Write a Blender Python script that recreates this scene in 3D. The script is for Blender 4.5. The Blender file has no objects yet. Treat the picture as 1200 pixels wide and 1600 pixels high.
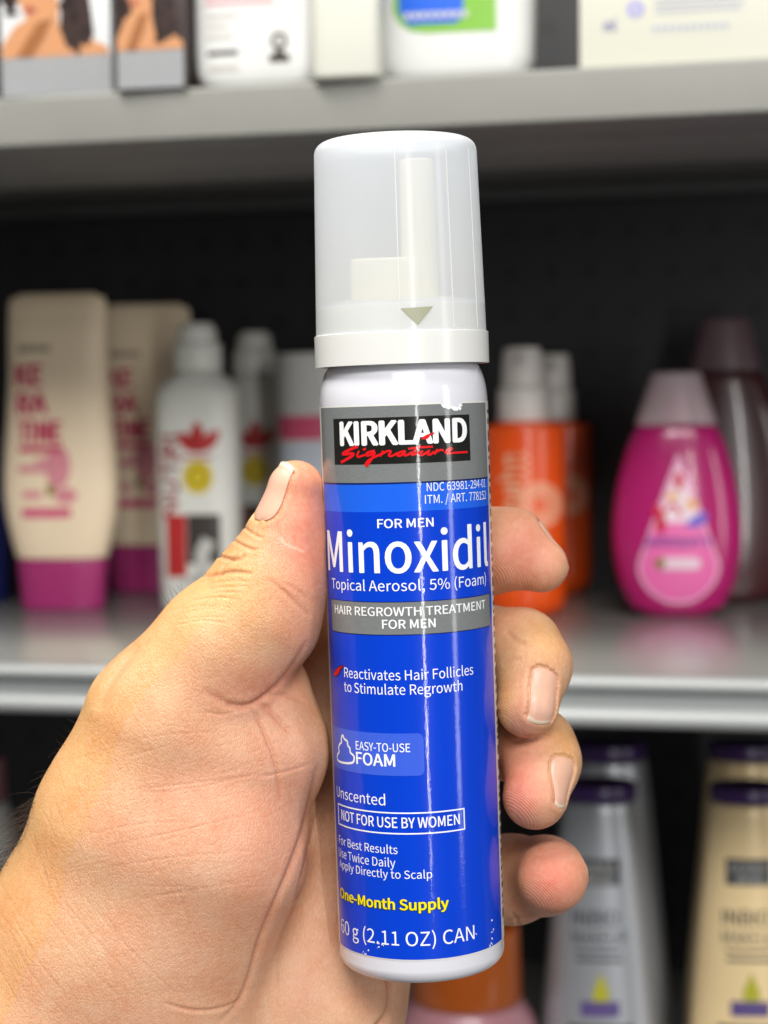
import bpy, bmesh, math, random
import numpy as np
from mathutils import Vector, Matrix
from mathutils.bvhtree import BVHTree
random.seed(7)
rng = np.random.default_rng(7)
R_ = math.radians
scene = bpy.context.scene
COL = scene.collection

# ------------------------------------------------------------------ camera
FPX = 2800.0                       # focal length in photo pixels (photo is 1200 x 1600)
YAW, PITCH, ROLL = R_(12.4), math.atan(150 / FPX), R_(0.65)
CAM = Vector((0, 0, 0))
fwd = Vector((-math.sin(YAW) * math.cos(PITCH), math.cos(YAW) * math.cos(PITCH), -math.sin(PITCH)))
r0 = Vector((math.cos(YAW), math.sin(YAW), 0)); u0 = r0.cross(fwd)
rgt = r0 * math.cos(ROLL) - u0 * math.sin(ROLL)
upv = r0 * math.sin(ROLL) + u0 * math.cos(ROLL)
cd = bpy.data.cameras.new('camera'); co = bpy.data.objects.new('camera', cd); COL.objects.link(co)
M3 = Matrix((rgt, upv, -fwd)).transposed()
co.matrix_world = Matrix.Translation(CAM) @ M3.to_4x4()
cd.sensor_fit = 'VERTICAL'; cd.sensor_height = 36; cd.sensor_width = 27
cd.lens = FPX * 36 / 1600
cd.clip_start = 0.02; cd.clip_end = 50
cd.dof.use_dof = True; cd.dof.focus_distance = 0.360; cd.dof.aperture_fstop = cd.lens / 4.0
scene.camera = co

# ------------------------------------------------------------------ light
w = bpy.data.worlds.new('World'); scene.world = w; w.use_nodes = True
bg = w.node_tree.nodes['Background']; bg.inputs[0].default_value = (0.95, 0.97, 1.0, 1); bg.inputs[1].default_value = 0.12
def area(name, loc, target, sx, sy, power, col=(1, 1, 1)):
    l = bpy.data.lights.new(name, 'AREA'); l.shape = 'RECTANGLE'; l.size = sx; l.size_y = sy; l.energy = power; l.color = col
    o = bpy.data.objects.new(name, l); COL.objects.link(o); o.location = loc
    o.rotation_euler = (Vector(target) - Vector(loc)).to_track_quat('-Z', 'Y').to_euler()
    return o
area('ceiling_panel_light', (-0.55, 0.0, 1.45), (-0.05, 0.36, 0), 1.0, 0.5, 44, (1.0, 0.965, 0.905))
area('aisle_light', (0.70, -1.75, 1.62), (0, 0.5, 0.0), 1.8, 0.7, 74, (1.0, 0.98, 0.96))
area('label_streak_light', (0.92, -1.45, -0.02), (-0.08, 0.37, -0.05), 0.026, 1.15, 10, (1.0, 0.99, 0.97))  # added upright lamp behind the camera for the narrow streak on the label
area('label_band_light', (1.9, -0.25, 0.05), (-0.08, 0.37, -0.03), 0.22, 1.2, 7, (1.0, 0.99, 0.97))  # added wide upright lamp for the broad pale bands on the label's right
scene.view_settings.view_transform = 'Standard'; scene.view_settings.look = 'None'
scene.view_settings.exposure = 0.05; scene.view_settings.gamma = 1.0
scene.view_settings.use_curve_mapping = False
scene.cycles.max_bounces = 10; scene.cycles.transparent_max_bounces = 12

# ------------------------------------------------------------------ measuring helpers
def P(px, py, d):
    return CAM + d * (fwd + (px - 600) / FPX * rgt + (800 - py) / FPX * upv)
def ray(px, py):
    return (fwd + (px - 600) / FPX * rgt + (800 - py) / FPX * upv)
def hit_z(px, py, z):
    v = ray(px, py); return CAM + v * ((z - CAM.z) / v.z)
def hit_y(px, py, y):
    v = ray(px, py); return CAM + v * ((y - CAM.y) / v.y)
def depth_of(p): return (p - CAM).dot(fwd)

# ------------------------------------------------------------------ materials
def new_mat(name):
    m = bpy.data.materials.new(name); m.use_nodes = True
    nt = m.node_tree; b = nt.nodes['Principled BSDF']
    return m, nt, b
def srgb(r, g, b):
    f = lambda c: (c / 12.92 if c <= 0.04045 else ((c + 0.055) / 1.055) ** 2.4)
    return (f(r / 255), f(g / 255), f(b / 255), 1)
def mat(name, col, rough=0.4, spec=0.5, coat=0.0, metal=0.0, bump=0.0, bscale=300, trans=0.0, mottle=0.06, sss=0.0):
    m, nt, b = new_mat(name)
    b.inputs['Roughness'].default_value = rough
    b.inputs['Specular IOR Level'].default_value = spec
    b.inputs['Coat Weight'].default_value = coat; b.inputs['Coat Roughness'].default_value = 0.08
    b.inputs['Metallic'].default_value = metal
    b.inputs['Transmission Weight'].default_value = trans
    if sss:
        b.inputs['Subsurface Weight'].default_value = sss
        b.inputs['Subsurface Radius'].default_value = (0.006, 0.005, 0.005); b.inputs['Subsurface Scale'].default_value = 1.0
    tc = nt.nodes.new('ShaderNodeTexCoord')
    nz = nt.nodes.new('ShaderNodeTexNoise'); nz.inputs['Scale'].default_value = bscale * 0.25; nz.inputs['Detail'].default_value = 5
    nt.links.new(tc.outputs['Object'], nz.inputs['Vector'])
    mx = nt.nodes.new('ShaderNodeMix'); mx.data_type = 'RGBA'
    c2 = tuple(c * (1 - mottle * 2.2) for c in col[:3]) + (1,)
    mx.inputs['A'].default_value = col; mx.inputs['B'].default_value = c2
    nt.links.new(nz.outputs['Fac'], mx.inputs['Factor']); nt.links.new(mx.outputs['Result'], b.inputs['Base Color'])
    if bump:
        n2 = nt.nodes.new('ShaderNodeTexNoise'); n2.inputs['Scale'].default_value = bscale; n2.inputs['Detail'].default_value = 3
        nt.links.new(tc.outputs['Object'], n2.inputs['Vector'])
        bp = nt.nodes.new('ShaderNodeBump'); bp.inputs['Strength'].default_value = bump; bp.inputs['Distance'].default_value = 0.0005
        nt.links.new(n2.outputs['Fac'], bp.inputs['Height']); nt.links.new(bp.outputs['Normal'], b.inputs['Normal'])
    return m

# ------------------------------------------------------------------ mesh helpers
def link(name, me, m=None, parent=None, smooth=True, angle=35):
    o = bpy.data.objects.new(name, me); COL.objects.link(o)
    if m: me.materials.append(m)
    if smooth:
        for p in me.polygons: p.use_smooth = True
        try: me.set_sharp_from_angle(angle=R_(angle))
        except Exception: pass
    if parent is not None: o.parent = parent
    return o
def from_bm(name, bm, m=None, parent=None, smooth=True, angle=35):
    me = bpy.data.meshes.new(name); bm.to_mesh(me); bm.free()
    return link(name, me, m, parent, smooth, angle)
def tag(o, label=None, cat=None, group=None, kind=None):
    if label: o['label'] = label
    if cat: o['category'] = cat
    if group: o['group'] = group
    if kind: o['kind'] = kind
    return o
def empty(name, mw, label, cat, group=None):
    o = bpy.data.objects.new(name, None); COL.objects.link(o); o.matrix_world = mw; o.empty_display_size = 0.02
    return tag(o, label, cat, group)
def box_bm(x0, x1, y0, y1, z0, z1, bev=0.0, seg=2):
    bm = bmesh.new(); bmesh.ops.create_cube(bm, size=1)
    for v in bm.verts:
        v.co = Vector((x0 + (v.co.x + .5) * (x1 - x0), y0 + (v.co.y + .5) * (y1 - y0), z0 + (v.co.z + .5) * (z1 - z0)))
    if bev: bmesh.ops.bevel(bm, geom=list(bm.edges), offset=bev, segments=seg, profile=0.6, affect='EDGES')
    return bm
def lathe_bm(prof, n=96, caps=True):
    """prof: (radius, z) from bottom to top; radius 0 ends close to a point"""
    bm = bmesh.new(); rows = []
    for r, z in prof:
        if r < 1e-7: rows.append([bm.verts.new((0, 0, z))])
        else: rows.append([bm.verts.new((r * math.sin(2 * math.pi * i / n), -r * math.cos(2 * math.pi * i / n), z)) for i in range(n)])
    for a, b in zip(rows, rows[1:]):
        for i in range(n):
            j = (i + 1) % n
            if len(a) == 1 and len(b) == 1: continue
            if len(a) == 1: bm.faces.new((a[0], b[j], b[i]))
            elif len(b) == 1: bm.faces.new((a[i], a[j], b[0]))
            else: bm.faces.new((a[i], a[j], b[j], b[i]))
    bmesh.ops.recalc_face_normals(bm, faces=bm.faces)
    return bm
def sup(t, hw, hd, e):
    c, s = math.cos(t), math.sin(t)
    return (hw * math.copysign(abs(c) ** (2 / e), c), hd * math.copysign(abs(s) ** (2 / e), s))
def dense(rings, sub=5):
    """Catmull-Rom through (z, hw, hd, e) rings"""
    out = []
    for i in range(len(rings) - 1):
        p0 = rings[max(i - 1, 0)]; p1 = rings[i]; p2 = rings[i + 1]; p3 = rings[min(i + 2, len(rings) - 1)]
        for k in range(sub):
            t = k / sub
            row = []
            for a, b, c, d in zip(p0, p1, p2, p3):
                v = 0.5 * ((2 * b) + (-a + c) * t + (2 * a - 5 * b + 4 * c - d) * t * t + (-a + 3 * b - 3 * c + d) * t ** 3)
                row.append(v)
            row[0] = p1[0] + (p2[0] - p1[0]) * t
            out.append(tuple(row))
    out.append(rings[-1]); return out
def shell(name, rings, m, parent, n=64, edge=0.0, smooth_profile=True):
    """closed body of super-ellipse rings (z, half width, half depth, exponent); rounded rims of size edge"""
    rr = dense(rings) if smooth_profile and len(rings) > 2 else list(rings)
    if edge:
        def rim(r, sgn):
            z, hw, hd, e = r
            return [(z + sgn * edge * (1 - math.sin(a)), hw - edge * (1 - math.cos(a)), hd - edge * (1 - math.cos(a)), e) for a in (R_(90), R_(60), R_(30), 0)]
        b = rim(rr[0], 1); t = rim(rr[-1], -1)
        rr = b + [r for r in rr[1:-1] if rr[0][0] + edge < r[0] < rr[-1][0] - edge] + t[::-1]
    bm = bmesh.new(); rows = []
    for z, hw, hd, e in rr:
        rows.append([bm.verts.new((*sup(2 * math.pi * i / n, max(hw, 1e-5), max(hd, 1e-5), e), z)) for i in range(n)])
    for a, b in zip(rows, rows[1:]):
        for i in range(n):
            j = (i + 1) % n; bm.faces.new((a[i], a[j], b[j], b[i]))
    bm.faces.new(rows[0][::-1]); bm.faces.new(rows[-1])
    return from_bm(name, bm, m, parent)
def front_of(rings):
    rr = dense(rings) if len(rings) > 2 else list(rings)
    zs = np.array([r[0] for r in rr]); A = np.array(rr)
    def f(x, z):
        hw = np.interp(z, zs, A[:, 1]); hd = np.interp(z, zs, A[:, 2]); e = np.interp(z, zs, A[:, 3])
        q = min(abs(x / hw), 0.999) ** e
        return -hd * (1 - q) ** (1 / e)
    return f
# flat shapes (u, v) ------------------------------------------------
import os
try:      # the humanist sans that ships inside Blender itself; Blender's built-in face otherwise
    FONT = bpy.data.fonts.load(os.path.join(bpy.utils.resource_path('LOCAL'), 'datafiles', 'fonts', 'Noto Sans CJK Regular.woff2'))
except Exception:
    FONT = None
def text_geo(body, shear=0.0):
    c = bpy.data.curves.new('txt', 'FONT'); c.body = body; c.size = 1; c.shear = shear; c.resolution_u = 5
    if FONT: c.font = FONT
    o = bpy.data.objects.new('txt', c); me = bpy.data.meshes.new_from_object(o)
    bm = bmesh.new(); bm.from_mesh(me)
    bpy.data.objects.remove(o); bpy.data.curves.remove(c); bpy.data.meshes.remove(me)
    return bm
_t = text_geo('H'); CAPH = max(v.co.y for v in _t.verts); _t.free()
def thicken(bm, b):
    """heavier weight: copies shifted sideways, each a hair (2 microns) above the one before"""
    if b <= 0: return bm
    me = bpy.data.meshes.new('t'); bm.to_mesh(me); n = len(bm.verts)
    sh = [(-1, 0), (1, 0), (-.5, .7), (.5, -.7), (.5, .7), (-.5, -.7)]
    for v in bm.verts: v.co.z = 0
    for i, (dx, dy) in enumerate(sh):
        bm.verts.ensure_lookup_table(); k0 = len(bm.verts)
        bm.from_mesh(me); bm.verts.ensure_lookup_table()
        for v in bm.verts[k0:]: v.co += Vector((dx * b, dy * b * 0.75, (i + 1) * 2e-6))
    bpy.data.meshes.remove(me); return bm
def text_fit(body, u0, u1, v0, v1, bold=0.0, shear=0.0, vert=False):
    """text whose ink spans u0..u1; v0 baseline, v1 cap line"""
    bm = text_geo(body, shear)
    xs = [v.co.x for v in bm.verts]; a, b = min(xs), max(xs)
    bb = bold * (v1 - v0); u0 += bb; u1 -= bb
    for v in bm.verts:
        v.co = Vector((u0 + (v.co.x - a) / (b - a) * (u1 - u0), v0 + v.co.y / CAPH * (v1 - v0), 0))
    return thicken(bm, bb)
def text_up(body, u0, u1, v0, v1, bold=0.0):
    """text running upward: letters' tops to the left; v0..v1 ink extent, u1 baseline, u0 cap line"""
    bm = text_geo(body); xs = [v.co.x for v in bm.verts]; a, b = min(xs), max(xs)
    for v in bm.verts:
        v.co = Vector((u1 - v.co.y / CAPH * (u1 - u0), v0 + (v.co.x - a) / (b - a) * (v1 - v0), 0))
    return thicken(bm, bold * (u1 - u0))
def poly(pts):
    bm = bmesh.new(); f = bm.faces.new([bm.verts.new((x, y, 0)) for x, y in pts])
    if f.normal.z < 0: f.normal_flip()
    f.normal_update()
    if f.normal.z < 0: f.normal_flip()
    return bm
def rrect(u0, u1, v0, v1, r=0.0, n=6, corners=(1, 1, 1, 1)):
    if r <= 0: return poly([(u0, v0), (u1, v0), (u1, v1), (u0, v1)])
    pts = []
    for (cx, cy, a0), on in zip(((u0 + r, v0 + r, 180), (u1 - r, v0 + r, 270), (u1 - r, v1 - r, 0), (u0 + r, v1 - r, 90)), corners):
        if on: pts += [(cx + r * math.cos(R_(a0 + 90 * k / n)), cy + r * math.sin(R_(a0 + 90 * k / n))) for k in range(n + 1)]
        else: pts.append((u0 if a0 in (180, 90) else u1, v0 if a0 in (180, 270) else v1))
    return poly(pts)
def ell(cx, cy, rx, ry, n=28): return poly([(cx + rx * math.cos(2 * math.pi * i / n), cy + ry * math.sin(2 * math.pi * i / n)) for i in range(n)])
def stroke(pts, wd, closed=False, taper=False):
    """ribbon along a polyline; wd number or list of widths"""
    P_ = [Vector((x, y)) for x, y in pts]; n = len(P_)
    # chaikin-ish smoothing
    for _ in range(2):
        Q = []
        rngk = range(n if closed else n - 1)
        if not closed: Q.append(P_[0])
        for i in rngk:
            a, b = P_[i], P_[(i + 1) % n]; Q += [a * .75 + b * .25, a * .25 + b * .75]
        if not closed: Q.append(P_[-1])
        P_ = Q; n = len(P_)
    bm = bmesh.new(); L = []; Rr = []
    for i in range(n):
        a = P_[(i - 1) % n] if (closed or i) else P_[0]; b = P_[(i + 1) % n] if (closed or i < n - 1) else P_[-1]
        t = (b - a); t = t.normalized() if t.length else Vector((1, 0)); nn = Vector((-t.y, t.x))
        ww = wd * (0.35 + 0.65 * math.sin(math.pi * (i + .5) / n) ** 0.5) if taper else wd
        L.append(bm.verts.new((*(P_[i] + nn * ww / 2), 0))); Rr.append(bm.verts.new((*(P_[i] - nn * ww / 2), 0)))
    for i in range(n if closed else n - 1):
        j = (i + 1) % n; bm.faces.new((Rr[i], Rr[j], L[j], L[i]))
    return bm
def wrap(name, bms, mapper, m, parent, du=None, dv=None):
    """cut flat shapes into a grid, bend them onto a surface, link as ONE object"""
    out = bmesh.new(); me = bpy.data.meshes.new(name)
    for bm in bms:
        for axis, d in ((0, du), (1, dv)):
            if not d: continue
            vals = [v.co[axis] for v in bm.verts]; lo, hi = min(vals), max(vals)
            k = math.floor(lo / d) + 1
            while k * d < hi:
                no = Vector((1, 0, 0)) if axis == 0 else Vector((0, 1, 0)); c = Vector((0, 0, 0)); c[axis] = k * d
                bmesh.ops.bisect_plane(bm, geom=bm.verts[:] + bm.edges[:] + bm.faces[:], plane_co=c, plane_no=no, dist=1e-9)
                k += 1
        t = bpy.data.meshes.new('t'); bm.to_mesh(t); bm.free(); out.from_mesh(t); bpy.data.meshes.remove(t)
    for v in out.verts:
        p = Vector(mapper(v.co.x, v.co.y))
        if v.co.z: p += Vector((p.x, p.y, 0)).normalized() * v.co.z if abs(p.y) > 1e-9 else Vector((0, -v.co.z, 0))
        v.co = p
    out.to_mesh(me); out.free()
    return link(name, me, m, parent, smooth=True, angle=60)

# ------------------------------------------------------------------ the shelving
ZM = -0.112                                     # top of the middle shelf
front = hit_z(600, 1052, ZM); YF = front.y      # front plane of the shelves
ZU = hit_y(600, 124, YF).z                      # top of the upper shelf
ZUB = hit_y(600, 201, YF).z                     # lower edge of its lip
LIP = 0.0215
YB = YF + 0.375                                 # back panel
ZL = -0.353
X0, X1 = -1.1, 1.1
shelf_m = mat('shelf_grey', (0.24, 0.24, 0.225, 1), rough=0.22, spec=0.6, bump=0.05, bscale=900, mottle=0.03)
rail_m = mat('rail_grey', (0.31, 0.325, 0.325, 1), rough=0.34, spec=0.6, mottle=0.02)
lip_m = mat('lip_grey', (0.22, 0.22, 0.20, 1), rough=0.45, spec=0.4, mottle=0.04)
under_m = mat('underside_grey', (0.22,0.22,0.22,1), rough=0.5, mottle=0.04)
dark_m = mat('underside_dark', (0.05, 0.05, 0.05, 1), rough=0.5)  # rear stiffener only: much darker than the underside grey
def peg_mat():
    m, nt, b = new_mat('black_pegboard')
    b.inputs['Roughness'].default_value = 0.45
    tc = nt.nodes.new('ShaderNodeTexCoord'); sp = nt.nodes.new('ShaderNodeSeparateXYZ')
    nt.links.new(tc.outputs['Object'], sp.inputs[0])
    def fr(sock, d):
        a = nt.nodes.new('ShaderNodeMath'); a.operation = 'DIVIDE'; a.inputs[1].default_value = d; nt.links.new(sock, a.inputs[0])
        f = nt.nodes.new('ShaderNodeMath'); f.operation = 'FRACT'; nt.links.new(a.outputs[0], f.inputs[0])
        s = nt.nodes.new('ShaderNodeMath'); s.operation = 'SUBTRACT'; s.inputs[1].default_value = 0.5; nt.links.new(f.outputs[0], s.inputs[0])
        q = nt.nodes.new('ShaderNodeMath'); q.operation = 'POWER'; q.inputs[1].default_value = 2
        ab = nt.nodes.new('ShaderNodeMath'); ab.operation = 'ABSOLUTE'; nt.links.new(s.outputs[0], ab.inputs[0]); nt.links.new(ab.outputs[0], q.inputs[0])
        return q.outputs[0]
    ad = nt.nodes.new('ShaderNodeMath'); ad.operation = 'ADD'
    nt.links.new(fr(sp.outputs['X'], 0.0254), ad.inputs[0]); nt.links.new(fr(sp.outputs['Z'], 0.0254), ad.inputs[1])
    lt = nt.nodes.new('ShaderNodeMath'); lt.operation = 'LESS_THAN'; lt.inputs[1].default_value = 0.038; nt.links.new(ad.outputs[0], lt.inputs[0])
    mx = nt.nodes.new('ShaderNodeMix'); mx.data_type = 'RGBA'
    mx.inputs['A'].default_value = (0.0090, 0.0090, 0.0105, 1); mx.inputs['B'].default_value = (0.002, 0.002, 0.002, 1)
    nt.links.new(lt.outputs[0], mx.inputs['Factor']); nt.links.new(mx.outputs['Result'], b.inputs['Base Color'])
    return m
tag(from_bm('wall', box_bm(X0, X1, YB, YB + 0.006, -0.6, 0.75), peg_mat(), smooth=False), kind='structure')

def profile_x(name, pts, m, parent, x0=X0, x1=X1, bev=0.0):
    """closed (y, z) outline swept along x"""
    bm = bmesh.new()
    a = [bm.verts.new((x0, y, z)) for y, z in pts]; b = [bm.verts.new((x1, y, z)) for y, z in pts]
    n = len(pts)
    for i in range(n): bm.faces.new((a[i], a[(i + 1) % n], b[(i + 1) % n], b[i]))
    bm.faces.new(a[::-1]); bm.faces.new(b)
    bmesh.ops.recalc_face_normals(bm, faces=bm.faces)
    return from_bm(name, bm, m, parent, angle=40)
def arc(cy, cz, r, a0, a1, n=7): return [(cy + r * math.cos(R_(a0 + (a1 - a0) * k / n)), cz + r * math.sin(R_(a0 + (a1 - a0) * k / n))) for k in range(n + 1)]
def shelf(name, z, label, rail):
    t = empty(name, Matrix.Translation((0, 0, 0)), label, 'shelf')
    from_bm('deck', box_bm(X0, X1, YF + 0.004, YB - 0.0005, z - 0.0022, z, 0.0006), shelf_m, t)
    zb = z - LIP
    if rail:     # price rail: two rounded ridges with a flat channel between
        pts = arc(YF + 0.0005, z - 0.0028, 0.0032, 90, 268) + [(YF + 0.0022, z - 0.0062), (YF + 0.0022, zb + 0.0082)] + arc(YF + 0.0005, zb + 0.0042, 0.0040, 92, 270) + [(YF + 0.0038, zb + 0.0002), (YF + 0.0038, z + 0.0004)]
        profile_x('price_rail', pts, rail_m, t)
    else:
        pts = [(YF, zb + 0.001)] + arc(YF + 0.002, zb + 0.002, 0.002, 200, 270, 4) + [(YF + 0.0038, zb), (YF + 0.0038, z + 0.0004)] + arc(YF + 0.0016, z - 0.0008, 0.0016, 70, 180, 5)
        profile_x('front_lip', pts, lip_m, t)
    # folded steel channel under the front and a rear stiffener
    from_bm('front_channel', box_bm(X0, X1, YF + 0.0040, YF + 0.060, zb + 0.0005, zb + 0.0020, 0.0004), under_m, t)
    from_bm('stiffener', box_bm(X0, X1, YF + 0.0605, YF + 0.165, zb + 0.0035, z - 0.0030, 0.0008), under_m, t)
    from_bm('stiffener', box_bm(X0, X1, YB - 0.030, YB - 0.001, zb + 0.010, z - 0.0030, 0.0008), dark_m, t)
    return t
shelf('store_shelf', ZU, 'grey metal shelf with plain front lip above the can, holding white bottles', False)
shelf('store_shelf', ZM, 'grey metal shelf with ridged price rail behind the hand, holding pink and orange bottles', True)
shelf('store_shelf', ZL, 'lowest dark shelf under the purple capped tubes', True)
# ------------------------------------------------------------------ the can
D0 = 0.374
def axis_x(py): return 617 + (py - 225) * (660 - 617) / 1285.0
vm = ray(axis_x(632), 632); PM = CAM + vm * D0
vt, vb = ray(axis_x(225), 225), ray(axis_x(1510), 1510)
ax = vt - vb; ax = (ax - vm * (ax.dot(vm) / vm.dot(vm))).normalized()
def axis_z(py):            # distance along the axis from PM for a photo row on the axis
    v = ray(axis_x(py), py); n = v.cross(v.cross(ax)); return -(PM - CAM).dot(n) / ax.dot(n)
Z0 = axis_z(1500)
O = PM + ax * Z0
yl = vm.normalized(); xl = yl.cross(ax).normalized()
CANM = Matrix((xl, yl, ax)).transposed().to_4x4(); CANM.translation = O
CINV = CANM.inverted()
RC = 0.0175
def zr(py): return axis_z(py) - Z0
def cyl(px, py, r=RC):     # photo point -> (arc length u, height z) on the can
    o = CINV @ CAM; d = CINV.to_3x3() @ ray(px, py)
    A = d.x ** 2 + d.y ** 2; B = o.x * d.x + o.y * d.y; C = o.x ** 2 + o.y ** 2 - r * r
    disc = B * B - A * C
    t = (-B - math.sqrt(max(disc, 0))) / A
    p = o + d * t
    return math.atan2(p.x, -p.y) * RC, p.z
def onto(eps): 
    return lambda u, v: ((RC + eps) * math.sin(u / RC), -(RC + eps) * math.cos(u / RC), v)

can = empty('aerosol_can', CANM, 'slim white foam can with blue label and clear cap, held in the hand', 'spray can')
white_m = mat('can_white', (0.68, 0.68, 0.73, 1), rough=0.16, spec=0.5, coat=0.6, mottle=0.01)
H_ = zr(570)
k = RC / 131.0
prof = [(0, 0.0012), (0.0118, 0.0008), (0.0136, 0.0)]
prof += [(RC - 0.0030 + 0.0030 * math.sin(R_(a)), 0.0030 - 0.0030 * math.cos(R_(a))) for a in (20, 35, 50, 65, 80, 90)]
zs = zr(632)
prof += [(RC, zs * f) for f in (0.25, 0.5, 0.75)] + [(RC, zs)]
for a in range(1, 12):
    t = a / 11.0
    prof.append((RC - 0.0034 * (1 - math.sqrt(max(0, 1 - t * t * 0.98))), zs + t * (zr(566) - zs)))
prof += [(RC - 0.0042, zr(560)), (RC - 0.006, zr(556)), (0, zr(556))]
body = from_bm('can_body', lathe_bm(prof, 128), white_m, can, angle=50)

def label_mat(name, col, rough=0.30, streak=1.0, coat=0.6, metal=0.0, grain=0.0):
    """printed, glossy, very slightly crinkled label stock: bump runs across the can and breaks up the upright streaks of two added lamps"""
    m, nt, b = new_mat(name)
    b.inputs['Roughness'].default_value = rough; b.inputs['Metallic'].default_value = metal
    b.inputs['Coat Weight'].default_value = coat; b.inputs['Coat Roughness'].default_value = 0.02; b.inputs['Specular IOR Level'].default_value = 0.12
    tc = nt.nodes.new('ShaderNodeTexCoord')
    mp = nt.nodes.new('ShaderNodeMapping'); mp.inputs['Scale'].default_value = (1100, 1100, 2600); nt.links.new(tc.outputs['Object'], mp.inputs['Vector'])
    nz = nt.nodes.new('ShaderNodeTexNoise'); nz.inputs['Scale'].default_value = 1; nz.inputs['Detail'].default_value = 4; nt.links.new(mp.outputs[0], nz.inputs['Vector'])
    n3 = nt.nodes.new('ShaderNodeTexNoise'); n3.inputs['Scale'].default_value = 160; nt.links.new(tc.outputs['Object'], n3.inputs['Vector'])
    ad = nt.nodes.new('ShaderNodeMath'); ad.operation = 'MULTIPLY_ADD'; ad.inputs[1].default_value = 0.06
    nt.links.new(n3.outputs['Fac'], ad.inputs[0]); nt.links.new(nz.outputs['Fac'], ad.inputs[2])
    bp = nt.nodes.new('ShaderNodeBump'); bp.inputs['Strength'].default_value = 0.10 * streak; bp.inputs['Distance'].default_value = 0.0002
    nt.links.new(ad.outputs[0], bp.inputs['Height'])
    nt.links.new(bp.outputs['Normal'], b.inputs['Normal']); nt.links.new(bp.outputs['Normal'], b.inputs['Coat Normal'])
    mx = nt.nodes.new('ShaderNodeMix'); mx.data_type = 'RGBA'; mx.inputs['A'].default_value = col
    mx.inputs['B'].default_value = tuple(c * (1 - 0.10 - grain) for c in col[:3]) + (1,)
    m2 = nt.nodes.new('ShaderNodeMapping'); m2.inputs['Scale'].default_value = (900, 900, 7000) if grain else (300, 300, 60); nt.links.new(tc.outputs['Object'], m2.inputs['Vector'])
    n2 = nt.nodes.new('ShaderNodeTexNoise'); n2.inputs['Scale'].default_value = 1; nt.links.new(m2.outputs[0], n2.inputs['Vector'])
    nt.links.new(n2.outputs['Fac'], mx.inputs['Factor']); nt.links.new(mx.outputs['Result'], b.inputs['Base Color'])
    return m
paper_m = label_mat('label_paper', (0.74, 0.73, 0.68, 1))
blue_m = label_mat('label_blue', (0.0, 0.046, 0.58, 1))
lblue_m = label_mat('label_light_blue', (0.012, 0.12, 0.76, 1))
badge_m = label_mat('label_badge_blue', (0.045, 0.115, 0.68, 1))
silver_m = label_mat('label_silver', (0.21, 0.225, 0.225, 1), rough=0.3, grain=0.22)
black_m = label_mat('label_black', (0.012, 0.012, 0.010, 1), grain=0.2)
ink_m = label_mat('label_white_ink', (0.86, 0.87, 0.88, 1), rough=0.3, coat=0.3)
red_m = label_mat('label_red_ink', (0.72, 0.008, 0.012, 1))
yel_m = label_mat('label_yellow_ink', (0.95, 0.78, 0.0, 1))
grn_m = label_mat('label_dark_green_ink', (0.012, 0.055, 0.05, 1))
navy_m = label_mat('label_navy_ink', (0.004, 0.012, 0.10, 1))

ztop, zbot = cyl(503, 637.5)[1], cyl(534, 1476)[1]
uL, uR = -R_(76.5) * RC, R_(73) * RC
lab_pts_top = []
tu0, tu1 = cyl(688, 633)[0], cyl(722, 630)[0]     # torn top edge
full0, full1 = -R_(165) * RC, R_(165) * RC
def strip(u0, u1, v0, v1): return rrect(u0, u1, v0, v1)
tear = [(0, 0), (.12, .45), (.2, .35), (.3, .8), (.45, .7), (.52, 1.0), (.62, .85), (.7, 1.05), (.8, .9), (.86, .5), (.93, .4), (1, 0)]
td = 0.0013
def top_edge(rev=False): 
    pts = [(tu0 + a * (tu1 - tu0), ztop - b * td) for a, b in tear]
    return pts[::-1] if rev else pts
label = wrap('label', [poly([(full0, zbot), (full1, zbot), (full1, ztop + 0.00012)] + [(a, b + 0.0004) for a, b in top_edge(True)] + [(full0, ztop + 0.00012)])], onto(0.00007), paper_m, can, du=0.0006)
for p in label.data.polygons: p.use_smooth = True
zg = cyl(511, 754.5)[1]; zlb = cyl(512, 798)[1]
wrap('blue_panel', [strip(uL, uR, zbot + 0.0002, zlb)], onto(0.00010), blue_m, label, du=0.0006)
wrap('light_blue_panel', [strip(uL, uR, zlb, zg)], onto(0.00010), lblue_m, label, du=0.0006)
wrap('silver_panel', [poly([(uL, zg), (uR, zg), (uR, ztop)] + top_edge(True) + [(uL, ztop)])], onto(0.00010), silver_m, label, du=0.0006)
wrap('rule', [strip(uL, uR, zg - 0.00022, zg + 0.00012)], onto(0.00012), navy_m, label, du=0.0006)
# torn paper fibres
fib = []
for i in range(9):
    a, b = tear[1 + i]; cu = tu0 + a * (tu1 - tu0); cz = ztop - b * td
    fib.append(poly([(cu + random.uniform(-.0007, -.0002), cz + .0003), (cu + random.uniform(0, .0006), cz - random.uniform(.0001, .0004)), (cu + .0008, cz + random.uniform(0.0001, .0005)), (cu, cz + .0006)]))
wrap('torn_edge', fib, onto(0.00013), ink_m, label, du=0.0006)
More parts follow.
